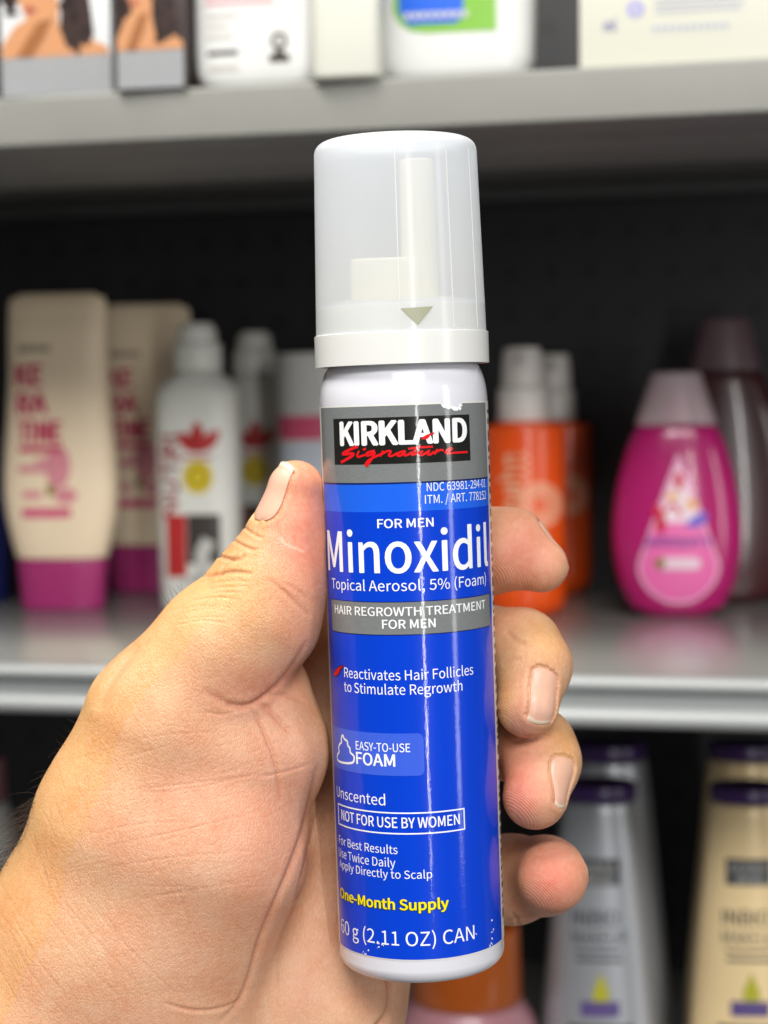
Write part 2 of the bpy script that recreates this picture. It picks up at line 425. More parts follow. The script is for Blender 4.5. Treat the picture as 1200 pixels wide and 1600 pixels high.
# logo plate
bu0, bz0 = cyl(524, 726); bu1 = cyl(734.5, 715)[0]; bz1 = cyl(522.7, 654.5)[1]
plate = wrap('logo_plate', [rrect(bu0, bu1, bz0, bz1)], onto(0.00012), black_m, label, du=0.0006)
sig = lambda zx, zy: cyl(515 + .19167 * zx, 640 + .19167 * zy)
def T(body, x0, x1, yb, yt, bold=0.0, y_at=None, sh=0.0):
    ua, za = cyl(x0, yb); ub, _ = cyl(x1, yb); _, zt = cyl(x0, yt)
    return text_fit(body, ua, ub, za, zt, bold, sh)
white = [T('KIRKLAND', 532.3, 729.5, 695.7, 660.3, 0.075),
         T('NDC 63981-294-01', 666.7, 757.5, 767.5, 754.5, 0.0), T('ITM. / ART. 778152', 664, 758.5, 787, 773.7, 0.0),
         T('FOR MEN', 590, 677.5, 825, 811.5, 0.03), T('Minoxidil', 514.3, 761.8, 890, 829, 0.018),
         T('Topical Aerosol, 5% (Foam)', 520, 758.5, 919, 903, 0.0)]
white += [T('Reactivates Hair Follicles', 539, 738.8, 1057.7, 1042.5), T('to Stimulate Regrowth', 539, 722, 1079.8, 1064.5),
          T('EASY-TO-USE', 556.8, 641, 1170.5, 1157.5, 0.012), T('FOAM', 557.5, 618, 1193, 1174.5, 0.035),
          T('Unscented', 527.7, 602, 1243.5, 1227.5), T('NOT FOR USE BY WOMEN', 534.7, 717.8, 1280, 1264.5, 0.018),
          T('For Best Results', 531, 621, 1317, 1304.5), T('Use Twice Daily', 531, 617.7, 1336.7, 1323.7), T('Apply Directly to Scalp', 532, 674.7, 1354, 1342),
          T('60 g (2.11 OZ) CAN', 534.7, 740.5, 1455, 1434.5)]
wrap('lettering', white, onto(0.00015), ink_m, label, du=0.0006)
# script word
S = lambda pts, wd=0.00044: stroke([sig(*p) for p in pts], wd)
script = [S([(235, 300), (180, 320), (95, 366), (150, 360), (204, 358), (195, 374), (150, 402), (98, 430)], .0006),
          S([(245, 335), (225, 378), (240, 388), (290, 368)]), S([(275, 328), (300, 317)]),
          S([(372, 335), (310, 348), (296, 374), (330, 374), (378, 338), (352, 390), (322, 442), (296, 464), (300, 430), (350, 394), (424, 362)], .00048),
          S([(440, 335), (413, 382)]), S([(422, 366), (475, 334), (507, 338), (478, 374), (505, 382), (558, 352)]),
          S([(620, 338), (572, 345), (546, 372), (575, 380), (624, 338), (602, 370), (625, 376), (672, 346)]),
          S([(742, 292), (680, 345), (662, 372), (704, 360), (740, 340)]), S([(640, 320), (720, 308), (840, 302)], .00042),
          S([(757, 333), (733, 367), (752, 374), (795, 345), (817, 328), (793, 364), (815, 371), (850, 342)]),
          S([(877, 322), (850, 364)]), S([(862, 348), (900, 326), (928, 332)]),
          S([(932, 350), (985, 332), (1003, 315), (975, 313), (936, 346), (960, 360), (1020, 350), (1120, 346)], .00042)]
wrap('script_lettering', script, onto(0.00018), red_m, label, du=0.0006)
swoosh = [stroke([sig(750, 240), sig(785, 213), sig(850, 190)], 0.00035), poly([sig(*p) for p in ((748, 240), (775, 212), (812, 202), (852, 188), (822, 208), (800, 236), (770, 245))])]
z3 = lambda zx, zy: cyl(470 + .35 * zx, 1000 + .35 * zy)
tickp = ((150, 156), (158, 134), (176, 120), (197, 112), (180, 128), (172, 150), (160, 160))
wrap('logo_flick', swoosh, onto(0.00019), red_m, label, du=0.0006)
wrap('tick_outline', [stroke([z3(*p) for p in tickp], 0.0004, closed=True)], onto(0.00014), black_m, label, du=0.0006)
wrap('red_tick', [poly([z3(*p) for p in tickp])], onto(0.00019), red_m, label, du=0.0006)
# treatment plate, badge, boxed line
gu0, gz1 = cyl(518.7, 936); gz0 = cyl(520, 984.5)[1]; gu1 = cyl(763.5, 928)[0]
wrap('plate_outline', [rrect(gu0 - .00018, gu1 + .00018, gz0 - .00018, gz1 + .00018, .0006)], onto(0.00012), navy_m, label, du=0.0006)
wrap('treatment_plate', [rrect(gu0, gu1, gz0, gz1, .0005)], onto(0.00014), silver_m, label, du=0.0006)
wrap('plate_lettering', [T('HAIR REGROWTH TREATMENT', 524.5, 757.3, 957.5, 944.5, 0.022), T('FOR MEN', 597.5, 680.6, 982, 968.5, 0.03)], onto(0.00017), ink_m, label, du=0.0006)
fu0, fz1 = cyl(525, 1134.5); fz0 = cyl(528, 1199)[1]; fu1 = cyl(661.8, 1160)[0]
wrap('foam_badge', [rrect(uL, fu1, fz0, fz1, .0012, corners=(0, 1, 1, 0))], onto(0.00012), badge_m, label, du=0.0006)
icon = [(190, 420), (196, 442), (212, 450), (211, 470), (223, 482), (222, 502), (241, 516), (241, 540), (228, 551), (182, 546), (166, 534), (166, 510), (176, 500), (171, 480), (177, 463), (186, 456), (183, 440)]
wrap('foam_icon', [stroke([z3(*p) for p in icon], 0.00045, closed=True)], onto(0.00016), ink_m, label, du=0.0006)
wu0, wz1 = cyl(529, 1254); wz0 = cyl(530.5, 1287.5)[1]; wu1 = cyl(726, 1290)[0]; q = 0.00028
wrap('warning_frame', [rrect(wu0, wu1, wz1 - q, wz1), rrect(wu0, wu1, wz0, wz0 + q), rrect(wu0, wu0 + q * 1.3, wz0 + q, wz1 - q), rrect(wu1 - q, wu1, wz0 + q, wz1 - q)], onto(0.00015), ink_m, label, du=0.0006)
sup_b = T('One-Month Supply', 532.4, 701.6, 1401, 1386, 0.11)
wrap('supply_outline', [sup_b], onto(0.00013), grn_m, label, du=0.0006)
wrap('supply_lettering', [T('One-Month Supply', 533.4, 700.6, 1401, 1386, 0.045)], onto(0.00017), yel_m, label, du=0.0006)
# scuffs
sc_ = []
for (x, y) in ((568, 1487), (572, 1490), (578, 1485), (592, 1481), (598, 1477), (593, 1473), (768, 1439), (768, 1452), (767, 1457), (766, 1466), (768, 1473), (766, 1478), (741, 1456), (742, 1460)):
    for _ in range(2):
        u_, z_ = cyl(x + random.uniform(-2, 2), y + random.uniform(-2, 2)); s_ = random.uniform(.00008, .00022)
        sc_.append(poly([(u_ + s_ * random.uniform(.6, 1.2) * math.cos(a), z_ + s_ * random.uniform(.6, 1.8) * math.sin(a)) for a in (0, 1.2, 2.4, 3.6, 5)]))
wrap('scuff', sc_, onto(0.00020), ink_m, label, du=0.0006)
# drug facts print running round the right edge
facts = []
zc = ztop - 0.0015
while zc > zbot + 0.004:
    h = random.uniform(.0006, .0022)
    ub = R_(77.5) * RC
    for j in range(6):
        facts.append(rrect(ub + j * 0.0011, ub + j * 0.0011 + random.uniform(.0005, .0009), zc - h, zc))
    zc -= h + random.uniform(.0006, .0014)
wrap('fine_print', facts, onto(0.00011), black_m, label, du=0.0006)
fl = []
zc = ztop - 0.006
while zc > zbot + 0.02:
    h = random.uniform(.0006, .0018); fl.append(rrect(-R_(88) * RC, -R_(84) * RC, zc - h, zc)); zc -= h + random.uniform(.002, .007)
wrap('fine_print', fl, onto(0.00011), black_m, label, du=0.0006)

# ---- cap and spray head
def cap_mat(name, clear):
    m, nt, b = new_mat(name)
    b.inputs['Base Color'].default_value = (0.83, 0.855, 0.89, 1); b.inputs['Roughness'].default_value = 0.18
    b.inputs['Specular IOR Level'].default_value = 0.5
    tr = nt.nodes.new('ShaderNodeBsdfTransparent'); tr.inputs[0].default_value = (0.95, 0.97, 1, 1)
    tl = nt.nodes.new('ShaderNodeBsdfTranslucent'); tl.inputs[0].default_value = (0.83, 0.87, 0.92, 1)
    m1 = nt.nodes.new('ShaderNodeMixShader'); m2 = nt.nodes.new('ShaderNodeMixShader')
    out = nt.nodes['Material Output']
    m1.inputs[0].default_value = 0.42
    nt.links.new(b.outputs[0], m1.inputs[1]); nt.links.new(tl.outputs[0], m1.inputs[2])
    lw = nt.nodes.new('ShaderNodeLayerWeight'); lw.inputs[0].default_value = 0.35
    mr = nt.nodes.new('ShaderNodeMapRange'); mr.inputs[3].default_value = clear * 1.1; mr.inputs[4].default_value = 0.02
    nt.links.new(lw.outputs['Facing'], mr.inputs[0])
    nt.links.new(mr.outputs[0], m2.inputs[0]); nt.links.new(m1.outputs[0], m2.inputs[1]); nt.links.new(tr.outputs[0], m2.inputs[2])
    nt.links.new(m2.outputs[0], out.inputs['Surface'])
    return m
cap_m = cap_mat('cap_frosted', 0.30); skirt_m = cap_mat('cap_frosted_thick', 0.12)
head_m = mat('spray_head_white', (0.84, 0.77, 0.56, 1), rough=0.35, mottle=0.01)
collar_m = mat('cap_collar', (0.72, 0.72, 0.69, 1), rough=0.25, mottle=0.01, sss=0.1)
zc0, zc1, zt_ = zr(571), zr(522), zr(221)
rb, rt = 132.5 * k, 126 * k
zk = zr(479); tk = (zk - zc1) / (zt_ - 0.0026 - zc1)
for_skirt = [(rb - 0.0004, zc1 - 0.0002), (rb, zc1 + 0.0001), (rb + (rt - rb) * tk * .5, (zc1 + zk) / 2), (rb + (rt - rb) * tk, zk), (rb + (rt - rb) * tk - 0.0009, zk + 0.0004)]
pr = []
for t in np.linspace(tk, 1, 10): pr.append((rb + (rt - rb) * t, zc1 + (zt_ - 0.0026 - zc1) * t))
for a in (15, 30, 45, 60, 75, 90): pr.append((rt - 0.0026 * (1 - math.cos(R_(a))), zt_ - 0.0026 * (1 - math.sin(R_(a)))))
pr += [(rt * 0.5, zt_), (0, zt_)]
cap = from_bm('cap', lathe_bm(pr, 128), cap_m, can, angle=50)
from_bm('cap_skirt', lathe_bm(for_skirt, 128), skirt_m, cap, angle=40)
rc = 135.5 * k
from_bm('cap_collar', lathe_bm([(rc - 0.0012, zc0 + 0.0006), (rc - 0.0012, zc0), (rc, zc0), (rc, zc1 - 0.0001), (rc - 0.0003, zc1 + 0.00005), (rb - 0.0012, zc1 + 0.00005), (rb - 0.0012, zc0 + 0.0006), (rc - 0.0012, zc0 + 0.0006)], 128), collar_m, cap, angle=40)
# inner wall of the cap's lower part, brighter through the plastic
from_bm('inner_skirt', lathe_bm([(rb - 0.0016, zc1 + 0.0002), (rb - 0.0019, zr(480)), (rb - 0.0024, zr(478)), (rb - 0.0022, zc1 + 0.0002)], 96), head_m, cap)
# moulded seams
bm = bmesh.new()
for ang in (-0.4, 37, 62):
    b2 = box_bm(-0.00009, 0.00009, -0.00008, 0.00012, 0, 1)
    for v in b2.verts:
        t = v.co.z; z = zc1 + 0.0005 + t * (zt_ - 0.0034 - zc1); rr = rb + (rt - rb) * t
        x, y = v.co.x, v.co.y - rr; A = R_(ang); v.co = Vector((x * math.cos(A) - y * math.sin(A), x * math.sin(A) + y * math.cos(A), z))
    tme = bpy.data.meshes.new('t'); b2.to_mesh(tme); b2.free(); bm.from_mesh(tme)
from_bm('moulding_seam', bm, collar_m, cap, smooth=False)
# arrow
am = mat('pointer_grey', (0.34, 0.35, 0.24, 1), rough=0.4)
pu = lambda x, y: cyl(x, y, rb)
capmap = lambda u, v: ((rb + 0.00012 + (rt - rb) * (v - zc1) / (zt_ - zc1)) * math.sin(u / RC), -(rb + 0.00012 + (rt - rb) * (v - zc1) / (zt_ - zc1)) * math.cos(u / RC), v)
wrap('pointer', [poly([pu(625.5, 482), pu(677, 478.5), pu(653, 507.5)])], capmap, am, cap, du=0.0006)
# spray head inside
head = from_bm('spray_head', lathe_bm([(0.0150, zr(540)), (0.0150, zr(500)), (0.0138, zr(484)), (0.0136, zr(470)), (0, zr(470))], 64), head_m, can)
def xz(px): return (px - 620) * k
from_bm('actuator', box_bm(xz(545), xz(655), -0.0052, 0.0052, zr(476), zr(404), 0.0012, 3), head_m, head)
from_bm('nozzle', lathe_bm([(0.0038, 0), (0.0035, zr(252) - zr(476) - .0003), (0.0032, zr(252) - zr(476)), (0, zr(252) - zr(476))], 32), head_m, head).location = (xz(652), -0.001, zr(476))
# ------------------------------------------------------------------ the hand: one continuous skin, grown from a signed distance field
KM = RC * 1000 / 131.0                             # mm per photo pixel at the can
def hp(px, py, z=0.0):                             # photo pixel + height above the can's axis (towards the lens) -> camera frame, mm
    d = (D0 * 1000 + (py - 632) * 0.0079) - z * KM
    return np.array(((px - 600) / FPX * d, (800 - py) / FPX * d, -d))
def hr(r, py=1000, z=0.0): return r / FPX * ((D0 * 1000 + (py - 632) * 0.0079) - z * KM)
VOX = 0.45
lo = np.array((-93.0, -150.0, -425.0)); hi = np.array((46.0, 14.5, -353.0))
N = np.ceil((hi - lo) / VOX).astype(int)
AX = [(lo[i] + VOX * np.arange(N[i])).astype(np.float32) for i in range(3)]
FAR = 12.0
def cone(pts):
    """chain of tapered capsules joined smoothly. pts: (px, py, z, r px)"""
    return [(hp(*p[:3]), hr(p[3], p[1], p[2])) for p in pts]
def window(c0, c1, pad):
    a = np.maximum(np.floor((np.minimum(c0, c1) - pad - lo) / VOX).astype(int), 0)
    b = np.minimum(np.ceil((np.maximum(c0, c1) + pad - lo) / VOX).astype(int) + 1, N)
    return a, b
def smin(a, b, k):
    if k <= 0: return np.minimum(a, b)
    h = np.maximum(k - np.abs(a - b), 0) / k
    return np.minimum(a, b) - h * h * k * 0.25
def seg(F, A, B, ra, rb, k, squash=None):
    a, b = window(A, B, max(ra, rb) + FAR * 0.7)
    if np.any(b <= a): return
    sl = tuple(slice(a[i], b[i]) for i in range(3))
    X = AX[0][sl[0]][:, None, None]; Y = AX[1][sl[1]][None, :, None]; Z = AX[2][sl[2]][None, None, :]
    d = (B - A).astype(np.float32); L2 = float(d @ d) + 1e-9
    t = np.clip(((X - A[0]) * d[0] + (Y - A[1]) * d[1] + (Z - A[2]) * d[2]) / L2, 0, 1)
    q = np.sqrt((X - A[0] - t * d[0]) ** 2 + (Y - A[1] - t * d[1]) ** 2 + (Z - A[2] - t * d[2]) ** 2) - (ra + (rb - ra) * t * t * (3 - 2 * t) * .5 - 0 + (rb - ra) * t * .5)
    F[sl] = smin(F[sl], q.astype(np.float32), k)
def field(chains, k):
    F = np.full(N, FAR, np.float32)
    for ch in chains:
        c = cone(ch)
        for (A, ra), (B, rb) in zip(c, c[1:]): seg(F, A, B, ra, rb, k)
        if len(c) == 1: seg(F, c[0][0], c[0][0] + 1e-3, c[0][1], c[0][1], k)
    return F
#HANDSHAPE
palm = field([
    [(530, 968, -225, 64), (440, 1200, -200, 80), (300, 1450, -130, 95)],
    [(560, 1070, -238, 66), (470, 1280, -205, 85), (350, 1500, -160, 100)],
    [(580, 1195, -240, 64), (510, 1350, -205, 84), (390, 1540, -165, 105)],
    [(580, 1330, -222, 62), (530, 1440, -180, 84), (430, 1600, -160, 115)],
    [(400, 985, -75, 58), (518, 922, -170, 50)],  # unseen web behind the thumb, added to shade the gap below it
    [(552, 1470, -150, 96), (500, 1580, -135, 118), (400, 1700, -120, 150)],        # heel of the hand, little finger side
    [(450, 1360, -150, 60), (440, 1560, -110, 95)],
], 9.0)
thenar = field([
    [(345, 1012, 14, 98), (262, 1135, 2, 118), (218, 1290, -18, 152), (165, 1480, -50, 185), (85, 1650, -70, 205), (-80, 1980, -90, 225)],
    [(366, 1190, 12, 98), (332, 1330, 0, 136), (262, 1470, -30, 150), (240, 1700, -60, 200)],
    [(250, 1700, -70, 200), (130, 1990, -90, 230)],
], 9.0)
fold = field([[(402, 1125, -14, 73), (421, 1175, -16, 79), (402, 1260, -36, 79)], [(420, 1070, -62, 58), (412, 1130, -34, 66)]], 8.0)
thumb = field([[(462, 764, 8, 45), (452, 835, 8, 54), (430, 902, 10, 75), (402, 962, 12, 93), (345, 1018, 14, 99), (262, 1135, 2, 112)]], 5.0)
bumps = field([[(410, 834, 4, 21), (432, 850, 8, 30)], [(384, 868, 6, 24), (420, 880, 8, 34)], [(366, 902, 8, 34), (400, 915, 8, 44)]], 2.0)
index = field([[(510, 975, -228, 66), (650, 905, -240, 66), (755, 862, -178, 66), (798, 858, -142, 61), (846, 884, -120, 42)]], 3.0)
middle = field([[(560, 1070, -238, 68), (730, 1002, -205, 64), (815, 1014, -100, 60), (834, 1040, -52, 56), (824, 1104, -6, 49)]], 3.0)
ring = field([[(580, 1195, -240, 66), (740, 1150, -205, 62), (836, 1168, -92, 60), (848, 1190, -50, 56), (836, 1245, -2, 51)]], 3.0)
little = field([[(580, 1330, -222, 62), (735, 1374, -215, 66), (800, 1374, -175, 66), (852, 1368, -112, 58), (863, 1370, -30, 56)]], 3.0)
F = smin(palm, thenar, 7.0)
F = smin(F, fold, 3.2)
F = smin(F, thumb, 3.0)
F = smin(F, bumps, 2.2)
for f in (index, middle, ring, little): F = smin(F, f, 0.9)
del palm, thenar, fold, thumb, bumps, index, middle, ring, little

def surface_nets(F):
    s = F < 0
    n = F.shape
    cnt = np.zeros(tuple(k - 1 for k in n), np.uint8)
    for dx in (0, 1):
        for dy in (0, 1):
            for dz in (0, 1): cnt += s[dx:n[0] - 1 + dx, dy:n[1] - 1 + dy, dz:n[2] - 1 + dz]
    cell = np.argwhere((cnt > 0) & (cnt < 8)); del cnt
    idx = np.full(tuple(k - 1 for k in n), -1, np.int32); idx[tuple(cell.T)] = np.arange(len(cell))
    acc = np.zeros((len(cell), 3)); num = np.zeros(len(cell))
    corners = [(a, b, c) for a in (0, 1) for b in (0, 1) for c in (0, 1)]
    val = {c: F[cell[:, 0] + c[0], cell[:, 1] + c[1], cell[:, 2] + c[2]].astype(float) for c in corners}
    for c in corners:
        for ax_ in range(3):
            if c[ax_]: continue
            e = list(c); e[ax_] = 1; e = tuple(e); a, b = val[c], val[e]
            m = (a < 0) != (b < 0); t = np.where(m, a / np.where(m, a - b, 1), 0)
            p = np.array(c, float)[None, :].repeat(len(cell), 0); p[:, ax_] += t
            acc[m] += p[m]; num[m] += 1
    V = lo + VOX * (cell + acc / num[:, None])
    Q = []
    for ax_ in range(3):
        b, c = (ax_ + 1) % 3, (ax_ + 2) % 3
        sl0 = [slice(None)] * 3; sl1 = [slice(None)] * 3; sl0[ax_] = slice(0, -1); sl1[ax_] = slice(1, None)
        A = s[tuple(sl0)]; B = s[tuple(sl1)]
        ch = np.argwhere(A != B)
        ok = (ch[:, b] > 0) & (ch[:, c] > 0) & (ch[:, b] < n[b] - 1) & (ch[:, c] < n[c] - 1); ch = ch[ok]
        fl = A[tuple(ch.T)]
        def at(db, dc):
            q = ch.copy(); q[:, b] += db; q[:, c] += dc; return idx[tuple(q.T)]
        q4 = np.stack([at(-1, -1), at(0, -1), at(0, 0), at(-1, 0)], 1)
        q4[~fl] = q4[~fl][:, ::-1]; Q.append(q4)
    Q = np.concatenate(Q); Q = Q[(Q >= 0).all(1)]
    return V, Q
V, Q = surface_nets(F); del F
def relax(V, Q, it, lam=0.5):
    e = np.concatenate([Q[:, [0, 1]], Q[:, [1, 2]], Q[:, [2, 3]], Q[:, [3, 0]]]); n = len(V)
    deg = np.bincount(e[:, 0], minlength=n) + np.bincount(e[:, 1], minlength=n)
    for _ in range(it):
        S_ = np.stack([np.bincount(e[:, 0], V[e[:, 1], k], n) + np.bincount(e[:, 1], V[e[:, 0], k], n) for k in range(3)], 1)
        V = V + lam * (S_ / np.maximum(deg, 1)[:, None] - V)
    return V
V = relax(V, Q, 4)
def normals(V, Q):
    fn = np.cross(V[Q[:, 2]] - V[Q[:, 0]], V[Q[:, 3]] - V[Q[:, 1]]); n = len(V)
    out = sum(np.stack([np.bincount(Q[:, j], fn[:, k], n) for k in range(3)], 1) for j in range(4))
    return out / np.maximum(np.linalg.norm(out, axis=1), 1e-9)[:, None]
def biggest(V, Q):
    lab = np.arange(len(V))
    while True:
        q = lab[Q].min(1); new = lab.copy()
        for j in range(4): np.minimum.at(new, Q[:, j], q)
        new = np.minimum(new, new[new])
        if (new == lab).all(): break
        lab = new
    keep = lab == np.bincount(lab).argmax(); m = np.cumsum(keep) - 1; qk = keep[Q[:, 0]]
    return V[keep], m[Q[qk]]
V, Q = biggest(V, Q)
tree = BVHTree.FromPolygons([Vector(v) for v in V], [tuple(map(int, q)) for q in Q])
def split4(V, Q):
    n = len(V); e = np.sort(np.concatenate([Q[:, [j, (j + 1) % 4]] for j in range(4)]), 1)
    key, inv = np.unique(e[:, 0].astype(np.int64) * n + e[:, 1], return_inverse=True)
    mid = (V[key // n] + V[key % n]) / 2; M = inv.reshape(4, len(Q)).T + n; cen = V[Q].mean(1); ci = n + len(key) + np.arange(len(Q))
    q = [np.stack([Q[:, j], M[:, j], ci, M[:, (j - 1) % 4]], 1) for j in range(4)]
    return np.concatenate([V, mid, cen]), np.concatenate(q)
V, Q = split4(V, Q); V = relax(V, Q, 2)
NV = normals(V, Q)
PX = np.stack([600 + FPX * V[:, 0] / -V[:, 2], 800 - FPX * V[:, 1] / -V[:, 2]], 1)       # where each skin point sits in the photo
facing = -(NV * (V / np.linalg.norm(V, axis=1)[:, None])).sum(1)

def seg_d(Pq, pts):
    """distance in photo px to a polyline and the relative position along it"""
    best = np.full(len(Pq), 1e9); pos = np.zeros(len(Pq)); n = len(pts) - 1
    for i, (a, b) in enumerate(zip(pts, pts[1:])):
        a = np.array(a, float); d = np.array(b, float) - a
        t = np.clip(((Pq - a) @ d) / (d @ d), 0, 1); q = np.linalg.norm(Pq - a - t[:, None] * d, axis=1)
        m = q < best; best[m] = q[m]; pos[m] = (i + t[m]) / n
    return best, pos
def curve(pts, it=2):
    for _ in range(it):
        o = [pts[0]]
        for a, b in zip(pts, pts[1:]): o += [(a[0] * .75 + b[0] * .25, a[1] * .75 + b[1] * .25), (a[0] * .25 + b[0] * .75, a[1] * .25 + b[1] * .75)]
        pts = o + [pts[-1]]
    return pts
disp = np.zeros(len(V)); crease = np.zeros(len(V))
def groove(pts, wd, dep, rim=0.16, red=1.0, taper=True, fmin=0.05):
    """a skin crease: wd px half width, dep mm deep"""
    pts = curve(pts); bb = np.array(pts); m = (facing > fmin) & (PX[:, 0] > bb[:, 0].min() - 4 * wd) & (PX[:, 0] < bb[:, 0].max() + 4 * wd) & (PX[:, 1] > bb[:, 1].min() - 4 * wd) & (PX[:, 1] < bb[:, 1].max() + 4 * wd)
    ii = np.where(m)[0]
    if not len(ii): return
    d, t = seg_d(PX[ii], pts); env = np.abs(np.sin(np.pi * np.clip(t, 0, 1))) ** 0.9 if taper else np.ones(len(ii))
    g = np.exp(-(d / wd) ** 2)
    disp[ii] += env * (-dep * g + dep * rim * np.exp(-((d - 2.2 * wd) / (1.4 * wd)) ** 2))
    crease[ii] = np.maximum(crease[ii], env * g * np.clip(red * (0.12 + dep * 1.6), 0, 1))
# thumb: fold where it meets the palm, knuckle folds, line under the pad
groove([(315, 1078), (345, 1094), (370, 1104), (400, 1100)], 6, 0.24, red=1.5)
groove([(352, 1101), (383, 1106), (410, 1092), (450, 1056), (482, 1000)], 4.5, 0.6)
groove([(318, 1112), (350, 1118), (385, 1106)], 2.6, 0.10)
groove([(392, 1100), (412, 1140), (432, 1190), (440, 1255)], 3.6, 0.42)
groove([(396, 1096), (420, 1108), (440, 1130), (460, 1150)], 5, 0.5)
groove([(410, 1088), (450, 1085), (480, 1100)], 4, 0.25)
groove([(420, 905), (445, 925), (470, 950), (486, 965)], 3.5, 0.26)
groove([(430, 905), (470, 925), (490, 945)], 3, 0.10)
groove([(315, 902), (340, 898), (362, 892), (396, 897)], 3.0, 0.5, fmin=-0.4)
groove([(330, 862), (350, 872), (372, 876), (384, 866)], 2.8, 0.48, fmin=-0.4)
groove([(355, 838), (374, 850), (396, 860), (404, 856)], 2.6, 0.34, fmin=-0.4)
groove([(376, 820), (394, 834), (412, 842)], 2.4, 0.26, fmin=-0.4)
groove([(338, 906), (352, 880), (372, 868)], 2.4, 0.35)
groove([(398, 842), (402, 822), (416, 812)], 2.4, 0.22)
for q_ in range(9):
    yy = 908 + 8 * q_ + rng.normal(0, 2); xx = 318 - 6 * q_ + rng.normal(0, 5)
    groove([(xx, yy + 6), (xx + 45, yy - 1 + rng.normal(0, 3)), (xx + 85 + rng.normal(0, 10), yy + 2)], 1.9, rng.uniform(0.05, 0.13), red=0.8)
# tendon hollow at the back of the thumb
groove([(150, 1110), (165, 1075), (190, 1040), (215, 1005)], 9, 0.55, rim=0.2, red=0.4)
groove([(140, 1090), (160, 1050), (195, 1010)], 3, 0.15)
# thenar crease and palm lines
groove([(400, 1215), (440, 1208), (490, 1192)], 2.6, 0.12)
groove([(498, 1190), (489, 1235), (474, 1300), (452, 1362), (430, 1412), (405, 1470), (390, 1530), (372, 1570), (340, 1600)], 4.5, 0.65)
groove([(496, 1262), (480, 1340), (462, 1410), (455, 1440)], 3.5, 0.4)
groove([(378, 1562), (340, 1578), (300, 1580), (255, 1567)], 3, 0.30)
groove([(565, 1330), (540, 1390), (528, 1450)], 4, 0.35)
groove([(520, 1270), (555, 1265), (600, 1240)], 3, 0.2)
groove([(607, 1530), (612, 1555), (606, 1585), (590, 1604)], 5, 0.7, taper=False)
for pts in ([(150, 1165), (260, 1148), (360, 1140)], [(180, 1235), (300, 1222), (430, 1205)], [(230, 1240), (330, 1228), (440, 1200)], [(160, 1320), (290, 1300), (400, 1275)],
            [(120, 1360), (260, 1340), (400, 1330)], [(200, 1410), (300, 1390), (400, 1380)], [(140, 1300), (220, 1285), (300, 1285)], [(310, 1130), (320, 1200), (318, 1260)], [(260, 1330), (275, 1420), (320, 1500)],
            [(60, 1410), (110, 1480), (170, 1540), (230, 1600)], [(90, 1390), (150, 1470), (230, 1550)], [(20, 1420), (70, 1500), (130, 1580)], [(10, 1450), (60, 1530), (110, 1600)], [(130, 1400), (190, 1480), (280, 1560)]):
    groove([(x + rng.normal(0, 5), y + rng.normal(0, 3)) for x, y in pts], 2.0, 0.035 + 0.03 * rng.random(), red=1.2)
# fine random lines over the ball of the thumb
for _ in range(130):
    x, y = rng.uniform(120, 470), rng.uniform(1120, 1560); L = rng.uniform(40, 130); a = R_(rng.normal(-8 if rng.random() < .65 else 78, 10))
    dx, dy = math.cos(a) * L / 2, math.sin(a) * L / 2
    groove([(x - dx, y - dy), (x + rng.normal(0, 4), y + rng.normal(0, 4)), (x + dx, y + dy)], 1.9, rng.uniform(0.008, 0.03), red=0.9)
# wrist side: many near-parallel folds
for i in range(70):
    x = rng.uniform(-10, 190); y = rng.uniform(1200, 1560); L = rng.uniform(40, 110); a = R_(rng.normal(76 if y < 1400 else 58, 6))
    dx, dy = math.cos(a) * L / 2, math.sin(a) * L / 2
    groove([(x - dx, y - dy), (x + rng.normal(0, 2), y), (x + dx, y + dy)], 1.9, rng.uniform(0.01, 0.04), red=0.9)
# fingers
groove([(790, 985), (805, 1000), (822, 1004)], 4, 0.3); groove([(785, 1040), (800, 1030), (815, 1028)], 4, 0.2)
groove([(800, 1160), (820, 1152), (845, 1150)], 3, 0.2); groove([(790, 1440), (815, 1436), (835, 1425)], 4, 0.35)
groove([(800, 1425), (808, 1440), (812, 1450)], 3, 0.3)

# ---- nails: beds pressed into the skin, plates added afterwards
root3 = np.array(M3)                                     # camera frame -> world
def w3(p): return Vector(root3 @ (np.array(p) / 1000.0)) + CAM
nails = []
def nail(name, px, py, z, axis, normal, width, length, free, curve_r, label=None):
    """px, py, z: middle of the plate (z: height guess); axis: towards the tip, camera frame (x right, y up, z to lens)"""
    c = hp(px, py, z); a = np.array(axis, float); n = np.array(normal, float)
    a -= n * (a @ n) / (n @ n); a /= np.linalg.norm(a); n /= np.linalg.norm(n); b = np.cross(a, n)
    nails.append((name, c, a, n, b, width, length, free, curve_r, label))
nail('thumb_nail', 435, 772, 22, (0.26, 1, 0.05), (-0.85, 0.18, 0.50), 12.0, 11.8, 1.0, 8.5)
nail('fingernail', 866, 850, -125, (0.74, -0.66, 0.1), (0.62, 0.72, -0.04), 10.5, 11.5, 0.4, 6.5)
nail('fingernail', 834, 1084, 20, (-0.06, -1, 0.30), (0.80, 0.02, 0.60), 8.2, 11.2, 0.7, 7.0)
nail('fingernail', 864, 1222, 12, (0.18, -1, 0.38), (0.84, 0.22, 0.46), 7.8, 10.2, 0.6, 7.0)
nail('fingernail', 905, 1348, -60, (0.25, -0.1, 1), (0.88, 0.45, -0.05), 9.5, 9.0, 0.8, 6.5)
def plate_outline(s, t, W, L):      # >0 inside; s across, t along (-L/2 root .. L/2 tip)
    u = abs(s) / (W / 2); v = t / (L / 2)
    return 1 - (u ** 3.2 + (abs(v) ** 2.6 if v < 0 else abs(v) ** 6))
nail_geo = []
